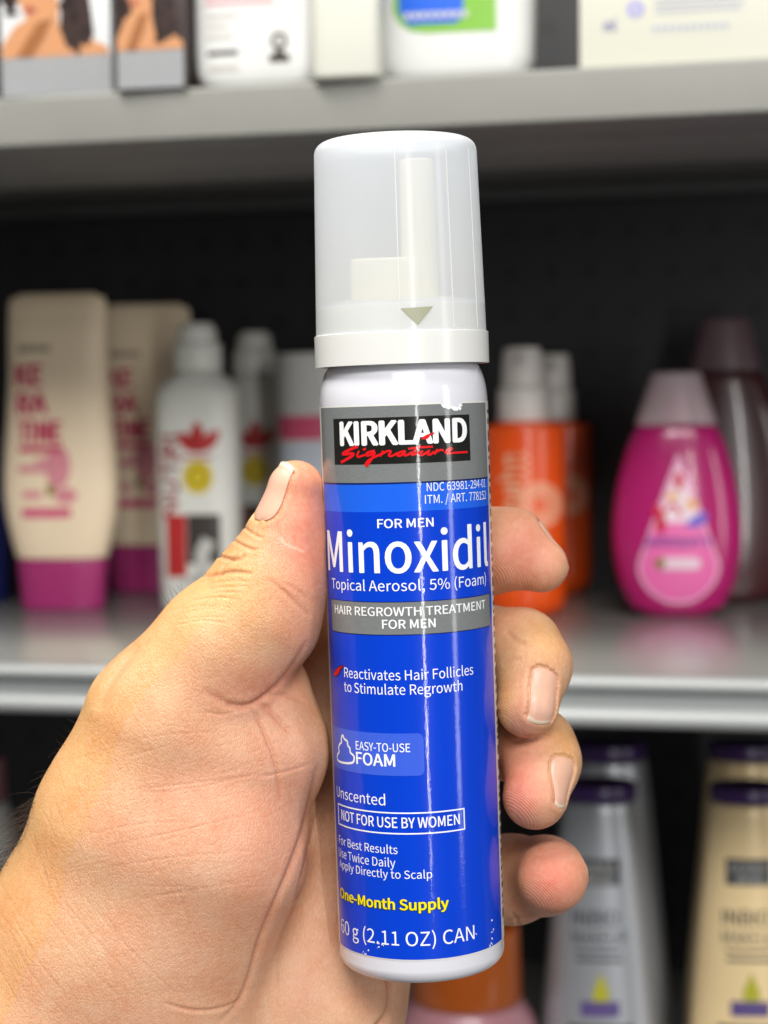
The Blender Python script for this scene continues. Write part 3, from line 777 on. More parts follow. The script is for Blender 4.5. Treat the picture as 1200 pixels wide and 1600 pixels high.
for (name, c, a, n, b, W, L, free, cr, lab) in nails:
    ns, nt_ = 19, 23; grid = {}
    for i in range(ns):
        for j in range(nt_):
            # map the square to the plate's outline
            su = -1 + 2 * i / (ns - 1); tv = -1 + 2 * j / (nt_ - 1)
            hw = (1 - (abs(tv) ** 3.0 if tv < 0 else 0)) ** (1 / 3.0) if tv < 0 else 1.0
            hw = max(hw, 0.30)
            s = su * hw * W / 2; t = tv * L / 2 - (0.9 * (su * su) if tv >= 0.98 else 0.9 * su * su * max(tv, 0))
            ang = s / cr                                   # ray comes in radially round the finger
            o = c + a * t + n * 6.0 + b * (math.sin(ang) * cr * 1.25) + n * (cr * (math.cos(ang) - 1)) * 1.0
            d = -(n * math.cos(ang) + b * math.sin(ang))
            h = tree.ray_cast(Vector(o), Vector(d), 16.0)
            grid[i, j] = (np.array(h[0]) if h[0] is not None else None, np.array(h[1]) if h[0] is not None else None, s, t)
    nail_geo.append((name, a, n, b, W, L, free, grid, ns, nt_, lab))
    ptsg = np.array([g[0] for g in grid.values() if g[0] is not None])
    if len(ptsg) == 0: continue
    m = np.where(np.linalg.norm(V - c, axis=1) < 14)[0]
    dist = np.sqrt(((V[m][:, None, :] - ptsg[None]) ** 2).sum(2)).min(1)
    disp[m] += np.where(dist < 0.62, -0.50, 0) + 0.13 * np.exp(-((dist - 1.5) / 0.7) ** 2)
V2 = V + NV * disp[:, None]
V2 = V2 + 0.0
# colour of the skin: tan back, pinker palm, red finger pads, painted shadow mottles
def blob(cx, cy, rx, ry, p=1.0): return np.exp(-(((PX[:, 0] - cx) / rx) ** 2 + ((PX[:, 1] - cy) / ry) ** 2) ** p)
tan = np.array((0.61, 0.358, 0.128)); palmc = np.array((0.625, 0.372, 0.228)); pink = np.array((0.66, 0.205, 0.145)); pale = np.array((0.70, 0.45, 0.30)); ruddy = np.array((0.52, 0.22, 0.13))
C = np.tile(palmc, (len(V), 1))
def lay(wgt, col): 
    global C
    wgt = np.clip(wgt, 0, 1)[:, None]; C = C * (1 - wgt) + col * wgt
# dorsal / radial side is tan; it wraps over the outline on the left
edge = 1 / (1 + np.exp((PX[:, 0] - (330 - 0.62 * (PX[:, 1] - 880))) / 75.0)); lay(edge * (PX[:, 1] > 600), tan)
lay(blob(360, 920, 95, 70) * 0.8, tan); lay((NV @ np.array((-0.8, 0.5, 0.2)) > 0.55) * (PX[:, 0] < 420) * 0.5, tan)
lay(blob(478, 830, 55, 95) * 0.75, pink); lay(blob(480, 745, 40, 45) * 0.5, pink)
lay(blob(395, 1075, 80, 40) * 0.35, pink); lay(blob(330, 1290, 150, 120) * 0.20, pink); lay(blob(350, 1450, 130, 90) * 0.22, ruddy); lay(blob(540, 1380, 80, 120) * 0.15, ruddy)
lay(blob(815, 865, 60, 60) * 0.75, pink); lay(blob(800, 1130, 45, 40) * 0.45, pink); lay(blob(808, 1235, 48, 62) * 0.95, pink); lay(blob(862, 1375, 52, 60) * 0.95, pink)
lay(blob(850, 1000, 45, 45) * 0.7, tan); lay(blob(885, 1160, 35, 45) * 0.7, tan); lay(blob(790, 1090, 18, 60) * 0.6, tan)
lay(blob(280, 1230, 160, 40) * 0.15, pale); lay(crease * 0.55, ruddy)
sd, st = seg_d(PX, curve([(438, 842), (446, 850), (460, 856), (474, 862)])); lay(np.exp(-(sd / 2.2) ** 2) * (facing > 0.1) * 0.4, np.array((0.86, 0.66, 0.52)))
shade_brown = np.array((0.50, 0.34, 0.24)); lay(blob(300, 1370, 60, 34) * 0.30, shade_brown); lay(blob(250, 1480, 90, 60) * 0.15, shade_brown); lay(blob(410, 1330, 60, 110) * 0.14, pink); lay(blob(190, 1040, 40, 50) * 0.22, shade_brown)  # grey-brown mottles paint shadow into the skin colour
lay(blob(470, 960, 40, 60) * 0.25, pink); lay(blob(430, 1180, 60, 70) * 0.2, pink)
pad = np.clip(blob(800, 870, 75, 75, 2) + blob(815, 1240, 55, 70, 2) + blob(862, 1370, 60, 70, 2) + blob(490, 800, 40, 110, 2) + 0.6 * blob(800, 1110, 40, 55, 2), 0, 1)
# the forearm runs on out of the frame: the open rim is drawn out along the arm and closed
ek = np.concatenate([Q[:, [j, (j + 1) % 4]] for j in range(4)]); es = np.sort(ek, 1); kk = es[:, 0].astype(np.int64) * len(V2) + es[:, 1]
uq, first, cnt_ = np.unique(kk, return_index=True, return_counts=True); rim_e = ek[first[cnt_ == 1]]
arm_dir = np.array((-0.45, -0.89, -0.06)); prev_ids = np.arange(len(V2)); rv = np.unique(rim_e); cmean = V2[rv].mean(0)
for st_ in range(1, 9):
    new = V2[rv] + arm_dir * 22.0 * st_ if st_ == 1 else base_ring + arm_dir * 22.0 * st_
    if st_ == 1: base_ring = V2[rv].copy()
    ids = np.full(len(prev_ids) + len(V2), -1); ids[rv] = len(V2) + np.arange(len(rv))
    Q = np.concatenate([Q, np.stack([prev_ids[rim_e[:, 1]], prev_ids[rim_e[:, 0]], ids[rim_e[:, 0]], ids[rim_e[:, 1]]], 1)])
    V2 = np.concatenate([V2, new]); C = np.concatenate([C, C[rv]]); pad = np.concatenate([pad, pad[rv] * 0]); prev_ids = ids
cen_i = len(V2); V2 = np.concatenate([V2, V2[-len(rv):].mean(0)[None]]); C = np.concatenate([C, palmc[None]]); pad = np.append(pad, 0)
tris = [(int(prev_ids[a]), int(cen_i), int(prev_ids[b])) for a, b in rim_e]
nv_all = len(V2)
me = bpy.data.meshes.new('person')
W_ = (root3 @ (V2.T / 1000.0)).T
me.from_pydata(W_.tolist(), [], Q.tolist() + tris); me.update()
at_ = me.color_attributes.new('tone', 'FLOAT_COLOR', 'POINT'); at_.data.foreach_set('color', np.concatenate([C, np.ones((nv_all, 1))], 1).astype(np.float32).ravel())
ap = me.attributes.new('pad', 'FLOAT', 'POINT'); ap.data.foreach_set('value', pad.astype(np.float32))
def skin_mat():
    m, nt, b = new_mat('skin'); L = nt.links.new
    def nd(t, **kw):
        n = nt.nodes.new(t)
        for k_, v_ in kw.items(): setattr(n, k_, v_)
        return n
    b.inputs['Roughness'].default_value = 0.48; b.inputs['Specular IOR Level'].default_value = 0.45
    b.inputs['Subsurface Weight'].default_value = 0.13; b.inputs['Subsurface Radius'].default_value = (0.0030, 0.0011, 0.0006); b.inputs['Subsurface Scale'].default_value = 1.0
    tc = nd('ShaderNodeTexCoord'); att = nd('ShaderNodeAttribute', attribute_name='tone'); pa = nd('ShaderNodeAttribute', attribute_name='pad')
    # blotches
    n1 = nd('ShaderNodeTexNoise'); n1.inputs['Scale'].default_value = 120; n1.inputs['Detail'].default_value = 6; n1.inputs['Roughness'].default_value = 0.65; L(tc.outputs['Object'], n1.inputs['Vector'])
    r1 = nd('ShaderNodeMapRange'); r1.inputs[1].default_value = 0.35; r1.inputs[2].default_value = 0.70; r1.inputs[3].default_value = 0.0; r1.inputs[4].default_value = 0.75; L(n1.outputs['Fac'], r1.inputs[0])
    mx = nd('ShaderNodeMix', data_type='RGBA', blend_type='MULTIPLY'); mx.inputs['B'].default_value = (0.94, 0.72, 0.60, 1); L(att.outputs['Color'], mx.inputs['A']); L(r1.outputs[0], mx.inputs['Factor'])
    n1b = nd('ShaderNodeTexNoise'); n1b.inputs['Scale'].default_value = 900; n1b.inputs['Detail'].default_value = 3; L(tc.outputs['Object'], n1b.inputs['Vector'])
    r1b = nd('ShaderNodeMapRange'); r1b.inputs[1].default_value = 0.4; r1b.inputs[2].default_value = 0.75; r1b.inputs[3].default_value = 0.0; r1b.inputs[4].default_value = 0.22; L(n1b.outputs['Fac'], r1b.inputs[0])
    mxb = nd('ShaderNodeMix', data_type='RGBA'); mxb.inputs['B'].default_value = (0.74, 0.50, 0.34, 1); L(mx.outputs['Result'], mxb.inputs['A']); L(r1b.outputs[0], mxb.inputs['Factor'])
    n1c = nd('ShaderNodeTexNoise'); n1c.inputs['Scale'].default_value = 55; n1c.inputs['Detail'].default_value = 4; L(tc.outputs['Object'], n1c.inputs['Vector'])
    rc_ = nd('ShaderNodeMapRange'); rc_.inputs[1].default_value = 0.42; rc_.inputs[2].default_value = 0.62; rc_.inputs[4].default_value = 0.55; L(n1c.outputs['Fac'], rc_.inputs[0])
    mxc = nd('ShaderNodeMix', data_type='RGBA', blend_type='MULTIPLY'); mxc.inputs['B'].default_value = (1.0, 0.88, 0.90, 1); L(mxb.outputs['Result'], mxc.inputs['A']); L(rc_.outputs[0], mxc.inputs['Factor'])
    L(mxc.outputs['Result'], b.inputs['Base Color'])
    # fine criss-cross of skin lines
    w1 = nd('ShaderNodeTexNoise'); w1.inputs['Scale'].default_value = 220; w1.inputs['Detail'].default_value = 2; L(tc.outputs['Object'], w1.inputs['Vector'])
    ws = nd('ShaderNodeVectorMath', operation='SCALE'); ws.inputs['Scale'].default_value = 0.0016; L(w1.outputs['Color'], ws.inputs[0])
    wa = nd('ShaderNodeVectorMath', operation='ADD'); L(tc.outputs['Object'], wa.inputs[0]); L(ws.outputs[0], wa.inputs[1])
    mp = nd('ShaderNodeMapping'); mp.inputs['Rotation'].default_value = (0, 0.35, 0); mp.inputs['Scale'].default_value = (2100, 1700, 900); L(wa.outputs[0], mp.inputs['Vector'])
    vo = nd('ShaderNodeTexVoronoi', feature='DISTANCE_TO_EDGE'); vo.inputs['Scale'].default_value = 1; L(mp.outputs[0], vo.inputs['Vector'])
    vr = nd('ShaderNodeMapRange'); vr.inputs[1].default_value = 0.0; vr.inputs[2].default_value = 0.22; L(vo.outputs['Distance'], vr.inputs[0])
    n2 = nd('ShaderNodeTexNoise'); n2.inputs['Scale'].default_value = 1900; n2.inputs['Detail'].default_value = 3; L(tc.outputs['Object'], n2.inputs['Vector'])
    h1 = nd('ShaderNodeMath', operation='MULTIPLY_ADD'); h1.inputs[1].default_value = 0.7; L(n2.outputs['Fac'], h1.inputs[0]); L(vr.outputs[0], h1.inputs[2])
    mp2 = nd('ShaderNodeMapping'); mp2.inputs['Rotation'].default_value = (0, -0.5, 0.2); mp2.inputs['Scale'].default_value = (1100, 1000, 420); L(wa.outputs[0], mp2.inputs['Vector'])
    vo2 = nd('ShaderNodeTexVoronoi', feature='DISTANCE_TO_EDGE'); vo2.inputs['Scale'].default_value = 1; L(mp2.outputs[0], vo2.inputs['Vector'])
    vr2 = nd('ShaderNodeMapRange'); vr2.inputs[1].default_value = 0.0; vr2.inputs[2].default_value = 0.12; vr2.inputs[4].default_value = 0.8; L(vo2.outputs['Distance'], vr2.inputs[0])
    vr2.inputs[4].default_value = 0.3
    h2 = nd('ShaderNodeMath', operation='ADD'); L(h1.outputs[0], h2.inputs[0]); L(vr2.outputs[0], h2.inputs[1]); h1 = h2
    fl_ = nd('ShaderNodeMapRange'); fl_.inputs[1].default_value = 0.0; fl_.inputs[2].default_value = 0.09; fl_.inputs[3].default_value = 0.30; fl_.inputs[4].default_value = 0.0; L(vo2.outputs['Distance'], fl_.inputs[0])
    nf = nd('ShaderNodeMath', operation='MULTIPLY'); L(fl_.outputs[0], nf.inputs[0]); L(n1.outputs['Fac'], nf.inputs[1])
    mxd = nd('ShaderNodeMix', data_type='RGBA', blend_type='MULTIPLY'); mxd.inputs['B'].default_value = (0.72, 0.50, 0.40, 1); L(mxc.outputs['Result'], mxd.inputs['A']); L(nf.outputs[0], mxd.inputs['Factor']); L(mxd.outputs['Result'], b.inputs['Base Color'])
    # ridges of the finger pads
    wv = nd('ShaderNodeTexWave', wave_type='BANDS', bands_direction='DIAGONAL', wave_profile='SIN'); wv.inputs['Scale'].default_value = 930; wv.inputs['Distortion'].default_value = 5.0; wv.inputs['Detail'].default_value = 0.0; wv.inputs['Detail Scale'].default_value = 0.12
    L(tc.outputs['Object'], wv.inputs['Vector'])
    hm = nd('ShaderNodeMix', data_type='FLOAT'); L(pa.outputs['Fac'], hm.inputs['Factor']); L(h1.outputs[0], hm.inputs['A'])
    wm = nd('ShaderNodeMath', operation='MULTIPLY'); wm.inputs[1].default_value = 1.1; L(wv.outputs['Fac'], wm.inputs[0]); L(wm.outputs[0], hm.inputs['B'])
    bp = nd('ShaderNodeBump'); bp.inputs['Strength'].default_value = 0.55; bp.inputs['Distance'].default_value = 0.00009; L(hm.outputs['Result'], bp.inputs['Height'])
    L(bp.outputs['Normal'], b.inputs['Normal'])
    rr = nd('ShaderNodeMapRange'); rr.inputs[3].default_value = 0.40; rr.inputs[4].default_value = 0.60; L(n1b.outputs['Fac'], rr.inputs[0]); L(rr.outputs[0], b.inputs['Roughness'])
    return m
person = link('person', me, skin_mat(), None, smooth=True, angle=180)
tag(person, 'bare left hand and wrist, palm to the lens, gripping the blue can with thumb up', 'person')
nail_m = mat('nail', (0.72, 0.42, 0.30, 1), rough=0.40, spec=0.4, coat=0.08, mottle=0.10, bscale=1500, sss=0.1)
tip_m = mat('nail_free_edge', (0.74, 0.60, 0.45, 1), rough=0.3, mottle=0.05)
for (name, a, n, b, W, L, free, grid, ns, nt_, lab) in nail_geo:
    bm = bmesh.new(); vv = {}
    for (i, j), (p, nn, s, t) in grid.items():
        if p is None: continue
        su = abs(-1 + 2 * i / (ns - 1)); tv = -1 + 2 * j / (nt_ - 1)
        lift = -0.03 - 0.22 * su ** 5 - (0.28 if tv < -0.97 else 0)
        q_ = p + nn * lift
        vv[i, j] = bm.verts.new(w3(q_))
    fm = []
    for i in range(ns - 1):
        for j in range(nt_ - 1):
            k4 = [(i, j), (i + 1, j), (i + 1, j + 1), (i, j + 1)]
            if all(k_ in vv for k_ in k4):
                f = bm.faces.new([vv[k_] for k_ in k4])
    for _ in range(4): bmesh.ops.smooth_vert(bm, verts=[v for v in bm.verts if not v.is_boundary], factor=0.5, use_axis_x=True, use_axis_y=True, use_axis_z=True)
    # free edge grows on past the skin, with thickness
    rim_ = [(i, nt_ - 1) for i in range(ns) if (i, nt_ - 1) in vv and (i, nt_ - 2) in vv]
    prev = None
    for (i, j) in rim_:
        tangent = (vv[i, j].co - vv[i, j - 2].co).normalized() if (i, j - 2) in vv else Vector(root3 @ a)
        tangent = (tangent + Vector(root3 @ a)).normalized()
        e1 = bm.verts.new(vv[i, j].co + tangent * free / 1000); e2 = bm.verts.new(e1.co - Vector(root3 @ n) * 0.0004)
        if prev:
            f1 = bm.faces.new((vv[prev[0]], vv[i, j], e1, prev[1])); f2 = bm.faces.new((prev[1], e1, e2, prev[2])); fm += [f1, f2]
        prev = ((i, j), e1, e2)
    bmesh.ops.recalc_face_normals(bm, faces=bm.faces)
    for f in fm: f.material_index = 1
    o = from_bm(name, bm, nail_m, person, angle=180); o.data.materials.append(tip_m)

# ---- fine dark hair on the wrist edge and by the thumb knuckle
def hairs(region, count, length, lean, seed):
    r = np.random.default_rng(seed); x0, y0, x1, y1 = region
    ok = np.where((PX[:, 0] > x0) & (PX[:, 0] < x1) & (PX[:, 1] > y0) & (PX[:, 1] < y1) & (facing > -0.35) & (facing < 0.22))[0]
    out = []
    for i in r.choice(ok, size=min(count, len(ok)), replace=False):
        p = V2[i]; d = NV[i] * 0.75 + np.array(lean) + r.normal(0, 0.34, 3); d /= np.linalg.norm(d)
        Lh = length * r.uniform(0.45, 1.1); pts = []; g = np.array(lean) * r.uniform(0.10, 0.32) + r.normal(0, 0.06, 3)
        for k_ in range(7):
            pts.append(p.copy()); p = p + d * Lh / 6; d = d + g; d /= np.linalg.norm(d)
        out.append(pts)
    return out
hb = bmesh.new()
for pts in hairs((-25, 1240, 85, 1400), 230, 12.0, (-0.35, -0.75, 0.1), 3) + hairs((20, 1170, 110, 1290), 14, 5.0, (-0.2, -0.6, 0.1), 4) + hairs((85, 1090, 130, 1180), 7, 3.5, (-0.1, 0.3, 0.1), 5) + hairs((262, 920, 300, 955), 7, 4.5, (-0.2, 0.6, 0.1), 6):
    prev = None
    for i, p in enumerate(pts):
        rad = 0.040 * (1 - i / 7.5); t = pts[min(i + 1, 6)] - pts[max(i - 1, 0)]; t /= np.linalg.norm(t)
        e1 = np.cross(t, (0.3, 0.2, 1)); e1 /= np.linalg.norm(e1); e2 = np.cross(t, e1)
        ringv = [hb.verts.new(w3(p + rad * (math.cos(a) * e1 + math.sin(a) * e2))) for a in (0, 2.094, 4.189)]
        if prev:
            for j in range(3): hb.faces.new((prev[j], prev[(j + 1) % 3], ringv[(j + 1) % 3], ringv[j]))
        prev = ringv
tag(from_bm('arm_hair', hb, mat('dark_hair', (0.035, 0.022, 0.015, 1), rough=0.7, spec=0.1), person), kind='stuff')
# ------------------------------------------------------------------ products on the shelves
def stand(name, px, py, zs, label, cat, back, group=None, rot=None):
    """root Empty of a product whose front foot shows at photo point (px, py) on the shelf zs; back: its half depth in photo px"""
    p = hit_z(px, py, zs); s = depth_of(p) / FPX
    a = YAW * 0.6 if rot is None else rot
    c = p + Vector((-math.sin(a), math.cos(a), 0)) * (back * s); c.z = zs + 0.0001
    return empty(name, Matrix.Translation(c) @ Matrix.Rotation(a, 4, 'Z'), label, cat, group), s
def sc(rings, s): return [(z * s, hw * s, hd * s, e) for z, hw, hd, e in rings]
def decal(name, bms, f, s, m, parent, eps=0.0002, d=4):
    """flat shapes measured in photo px (x from the axis, z above the foot) laid on a front surface f"""
    for b in bms:
        for v in b.verts: v.co = Vector((v.co.x * s, v.co.y * s, 0))
    return wrap(name, bms, lambda u, v: (u, f(u, v) - eps, v), m, parent, du=d * s, dv=d * s)
def clone(root, mw, label, group=None):
    r = root.copy(); COL.objects.link(r); r.matrix_world = mw; r['label'] = label
    if group: r['group'] = group
    for ch in root.children:
        c = ch.copy(); COL.objects.link(c); c.parent = r
        for g in ch.children:
            d = g.copy(); COL.objects.link(d); d.parent = c
    return r
def at_foot(px, py, zs, back, s):
    p = hit_z(px, py, zs); a = YAW * 0.6
    c = p + Vector((-math.sin(a), math.cos(a), 0)) * (back * s); c.z = zs + 0.0001
    return Matrix.Translation(c) @ Matrix.Rotation(a, 4, 'Z')

# --- cream bottles with pink lettering
cream_m = mat('cream_plastic', srgb(250, 228, 196), rough=0.38, mottle=0.02)
magenta_m = mat('magenta_plastic', srgb(176, 52, 118), rough=0.3, coat=0.3, mottle=0.02)
magink_m = mat('magenta_ink', srgb(214, 34, 100), rough=0.4); pinkink_m = mat('pink_ink', srgb(232, 150, 160), rough=0.4); hotink_m = mat('hot_pink_ink', srgb(226, 96, 134), rough=0.4)
greyink_m = mat('grey_ink', srgb(150, 138, 120), rough=0.5); gold_m = mat('gold_ink', srgb(150, 128, 50), rough=0.4)
kr, s = stand('conditioner_bottle', 89, 955, ZM, 'cream bottle with big pink letters and pink base cap, in front at far left', 'shampoo bottle', 42, 'cream bottles with pink lettering')
body_r = sc([(80, 73, 38, 2.6), (110, 80, 40, 2.6), (150, 88, 42, 2.6), (190, 91, 43, 2.6), (240, 89, 42, 2.6), (300, 84, 40, 2.7), (370, 80, 36, 2.8), (440, 79, 30, 2.9), (480, 78, 20, 2.8), (490, 74, 15, 2.6), (496, 64, 10, 2.4)], s)
shell('bottle_body', body_r, cream_m, kr, edge=0.0016)
shell('base_cap', sc([(0, 66, 35, 2.6), (40, 69, 37, 2.6), (79, 72, 38, 2.6)], s), magenta_m, kr, edge=0.0012)
f = front_of(body_r)
decal('big_lettering', [text_fit('KE', -62, -16, 352, 384, .07), text_fit('RA', -60, -8, 308, 340, .07), text_fit('TI', -58, -30, 264, 296, .07), text_fit('NE', -26, 14, 264, 296, .07), rrect(-56, 12, 248, 258, 2)], f, s, magink_m, kr)
decal('small_lettering', [rrect(-58, -10, 216, 228, 3), rrect(-52, -20, 176, 188, 3), ell(6, 226, 20, 34), ell(18, 180, 18, 13), rrect(-30, 20, 230, 238, 2)], f, s, pinkink_m, kr)
decal('pink_bar', [rrect(-54, 26, 146, 161, 4)], f, s, hotink_m, kr, eps=0.0003)
decal('grey_lettering', [*[rrect(-56 + 9 * i, -50 + 9 * i, 404, 415) for i in range(6)]], f, s, greyink_m, kr); decal('seed_mark', [ell(-6, 189, 7, 9)], f, s, gold_m, kr, eps=0.0004)
clone(kr, at_foot(227, 926, ZM, 42, s), 'cream bottle with pink letters, half hidden behind the front one at the left')
nb, s = stand('shampoo_bottle', -62, 945, ZM, 'dark navy bottle cut off by the left edge of the photo', 'shampoo bottle', 40)
navy_b = mat('navy_plastic', srgb(16, 26, 78), rough=0.3, mottle=0.02)
shell('bottle_body', sc([(0, 66, 38, 2.6), (120, 70, 40, 2.6), (260, 64, 36, 2.6), (330, 40, 28, 2.2)], s), navy_b, nb, edge=0.0015); shell('bottle_cap', sc([(331, 30, 26, 2.2), (390, 29, 25, 2.2)], s), navy_b, nb, edge=0.001)

# --- white flip-top bottles with red lettering
white_p = mat('white_plastic', srgb(222, 222, 214), rough=0.32, mottle=0.02, sss=0.05)
redink = mat('red_ink', srgb(186, 44, 44), rough=0.4); yellow_ink = mat('yellow_ink', srgb(222, 196, 30), rough=0.4); dark_ink = mat('dark_brown_ink', srgb(58, 50, 44), rough=0.4); olive_ink = mat('olive_ink', srgb(140, 122, 30), rough=0.4)
wr_, s = stand('tonic_bottle', 306, 954, ZM, 'white flip top bottle with red petals and yellow round badge', 'hair bottle', 50, 'white bottles with red petal labels')
br = sc([(0, 62, 44, 3), (80, 64, 46, 3), (200, 66, 47, 3), (320, 66, 47, 3), (345, 63, 44, 2.8), (362, 50, 38, 2.4), (372, 40, 36, 2)], s)
shell('bottle_body', br, white_p, wr_, edge=0.0018)
cp = shell('flip_cap', sc([(373, 39, 36, 2), (418, 38, 35, 2)], s), white_p, wr_, edge=0.0012); shell('cap_lid', sc([(418.5, 31, 30, 2), (438, 30, 29, 2), (449, 24, 24, 2)], s), white_p, cp, edge=0.0008)
f = front_of(br)
petal = lambda cx, cz, w, h, a: poly([(cx + (w * math.sin(2 * math.pi * t) * (1 - t * .0)) * math.cos(a) - (h * (t if t < .5 else 1 - t) * 2) * math.sin(a), cz + (w * math.sin(2 * math.pi * t)) * math.sin(a) + (h * (t if t < .5 else 1 - t) * 2) * math.cos(a)) for t in np.linspace(0, 1, 18)[:-1]])
decal('petal_emblem', [petal(6, 246, 11, 46, 0.75), petal(6, 246, 11, 52, 0.0), petal(8, 246, 11, 50, -0.75)], f, s, redink, wr_, eps=0.0003)
decal('red_lettering', [text_up('NUTRI', -52, -26, 146, 274, .05), rrect(-40, 30, 236, 240)], f, s, redink, wr_)
decal('yellow_badge', [ell(6, 208, 24, 26)], f, s, yellow_ink, wr_); decal('badge_ring', [stroke([(6 + 13 * math.cos(t), 208 + 14 * math.sin(t)) for t in np.linspace(0, 6.28, 14)[:-1]], 4, closed=True)], f, s, olive_ink, wr_, eps=0.0003)
decal('red_panel', [rrect(-46, -14, 52, 150)], f, s, redink, wr_, eps=0.0003); decal('dark_panel', [rrect(-13, 40, 72, 150)], f, s, dark_ink, wr_)
sw = mat('pale_ink', srgb(196, 196, 190), rough=0.4)
decal('swirl', [stroke([(0, 36), (16, 60), (8, 84), (22, 110)], 22), stroke([(-24, 40), (0, 52), (30, 44)], 8)], f, s, sw, wr_, eps=0.0004)
clone(wr_, at_foot(396, 924, ZM, 50, s), 'white flip top bottle with red petals, dim at the back beside the pink banded jar')
# --- white can with pink band
wj, s = stand('treatment_jar', 496, 944, ZM, 'white cylindrical pack with pink band, half hidden behind the thumb', 'pack', 60)
jr = sc([(0, 66, 60, 2.2), (200, 66, 60, 2.2), (392, 66, 60, 2.2)], s); shell('jar_body', jr, mat('jar_white', srgb(214, 214, 210), rough=0.4), wj, edge=0.0012); f = front_of(jr)
decal('pink_band', [rrect(-65, 65, 256, 294)], f, s, mat('rose_ink', srgb(214, 84, 118), rough=0.4), wj); decal('pale_panel', [poly([(-64, 150), (64, 150), (64, 238), (30, 252), (-20, 256), (-64, 246)])], f, s, mat('pale_blue_ink', srgb(198, 206, 216), rough=0.4), wj)

# --- orange pump bottles
orange_m = mat('orange_plastic', srgb(238, 84, 14), rough=0.28, coat=0.3, mottle=0.02, sss=0.1)
pump_m = mat('pump_white', srgb(226, 220, 214), rough=0.3, mottle=0.02)
og, s = stand('pump_bottle', 818, 966, ZM, 'front orange spray bottle with white pump and dotted ring print', 'spray bottle', 66, 'orange pump bottles')
orr = sc([(0, 58, 56, 2), (18, 66, 64, 2), (60, 68, 66, 2), (180, 68, 66, 2), (290, 68, 66, 2), (300, 66, 64, 2), (306, 46, 46, 2)], s)
shell('bottle_body', orr, orange_m, og, edge=0.002); f = front_of(orr)
pmp = shell('pump', sc([(306, 40, 40, 2), (360, 39, 39, 2)], s), pump_m, og, edge=0.001)
shell('pump_head', sc([(360.5, 34, 34, 2), (400, 32, 32, 2), (424, 29, 28, 2)], s), pump_m, pmp, edge=0.0012)
shell('spout', sc([(394, 9, 46, 2), (414, 9, 46, 2)], s), pump_m, pmp)
dots = []
for rr_, nn, dd in ((12, 10, 2.6), (19, 16, 3.0), (26, 22, 3.2), (33, 28, 3.2)):
    for i in range(nn): dots.append(ell(26 + rr_ * math.cos(2 * math.pi * i / nn), 176 + rr_ * math.sin(2 * math.pi * i / nn), dd, dd, 8))
for i in range(7): dots.append(ell(2 + (i % 2) * 8, 214 + i * 7, 3.2, 3.2, 8))
opale = mat('pale_orange_ink', srgb(252, 196, 158), rough=0.4)
decal('dotted_print', dots, f, s, opale, og); decal('white_lettering', [text_up('honahn', -34, -4, 120, 256, .05)], f, s, opale, og)
clone(og, at_foot(866, 930, ZM, 66, s), 'orange spray bottle with white pump standing behind the front orange one')

# --- pink drop shaped bottle
drop_m = mat('pink_plastic', srgb(184, 28, 110), rough=0.22, coat=0.4, mottle=0.03, sss=0.15)
def cap_clear(name, c):
    m, nt, b = new_mat(name); b.inputs['Base Color'].default_value = c; b.inputs['Roughness'].default_value = 0.3
    tl = nt.nodes.new('ShaderNodeBsdfTransparent'); mx = nt.nodes.new('ShaderNodeMixShader'); mx.inputs[0].default_value = 0.35
    nt.links.new(b.outputs[0], mx.inputs[1]); nt.links.new(tl.outputs[0], mx.inputs[2]); nt.links.new(mx.outputs[0], nt.nodes['Material Output'].inputs['Surface']); return m
jb, s = stand('baby_shampoo_bottle', 1061, 966, ZM, 'bright pink drop shaped bottle with frosted cap and drop label, in front', 'shampoo bottle', 48)
jr = sc([(0, 58, 36, 2.3), (14, 74, 42, 2.3), (50, 91, 47, 2.3), (110, 101, 50, 2.3), (160, 100, 49, 2.3), (210, 93, 46, 2.3), (260, 80, 41, 2.3), (300, 66, 36, 2.2)], s)
shell('bottle_body', jr, drop_m, jb, edge=0.003); f = front_of(jr)
shell('cap', sc([(300.5, 64, 35, 2.2), (340, 52, 32, 2.2), (384, 39, 28, 2.2)], s), cap_clear('frosted_cap', srgb(206, 184, 190)), jb, edge=0.0015)
shell('neck', sc([(300.5, 24, 24, 2), (345, 22, 22, 2)], s), drop_m, jb)
def drop_shape(k_, cz=84, top=258):
    pts = []
    for t in np.linspace(0, 2 * math.pi, 48)[:-1]:
        sx = math.sin(t); cz_ = -math.cos(t)
        y = cz + cz_ * 62 if cz_ < 0 else cz + cz_ * (top - cz)
        wx = 64 * sx * (1 if cz_ < 0 else (1 - cz_) ** 0.5 / max(1e-6, (1 - cz_ * cz_) ** 0.5) * (1 - cz_) ** .45 if cz_ < 0.999 else 0)
        pts.append((wx * k_, cz + (y - cz) * k_))
    return pts
decal('drop_rim', [poly(drop_shape(1.0))], f, s, mat('label_rose', srgb(246, 186, 216), rough=0.4), jb)
decal('drop_panel', [poly(drop_shape(0.93))], f, s, mat('label_pink', srgb(244, 112, 180), rough=0.4), jb, eps=0.0003)
tp = [(x, y) for x, y in drop_shape(0.90) if y > 136]
decal('pale_panel', [poly(tp)], f, s, mat('label_pale_pink', srgb(250, 226, 236), rough=0.4), jb, eps=0.0004)
decal('red_marks', [ell(0, 214, 7, 15), petal(-24, 140, 8, 44, 0.3), stroke([(-22, 166), (-8, 182), (4, 160)], 6), ell(-28, 146, 8, 14)], f, s, mat('crimson_ink', srgb(214, 24, 66), rough=0.4), jb, eps=0.0005)
decal('orange_marks', [ell(-10, 190, 12, 5), ell(20, 178, 9, 8)], f, s, mat('orange_ink', srgb(240, 176, 90), rough=0.4), jb, eps=0.0006)
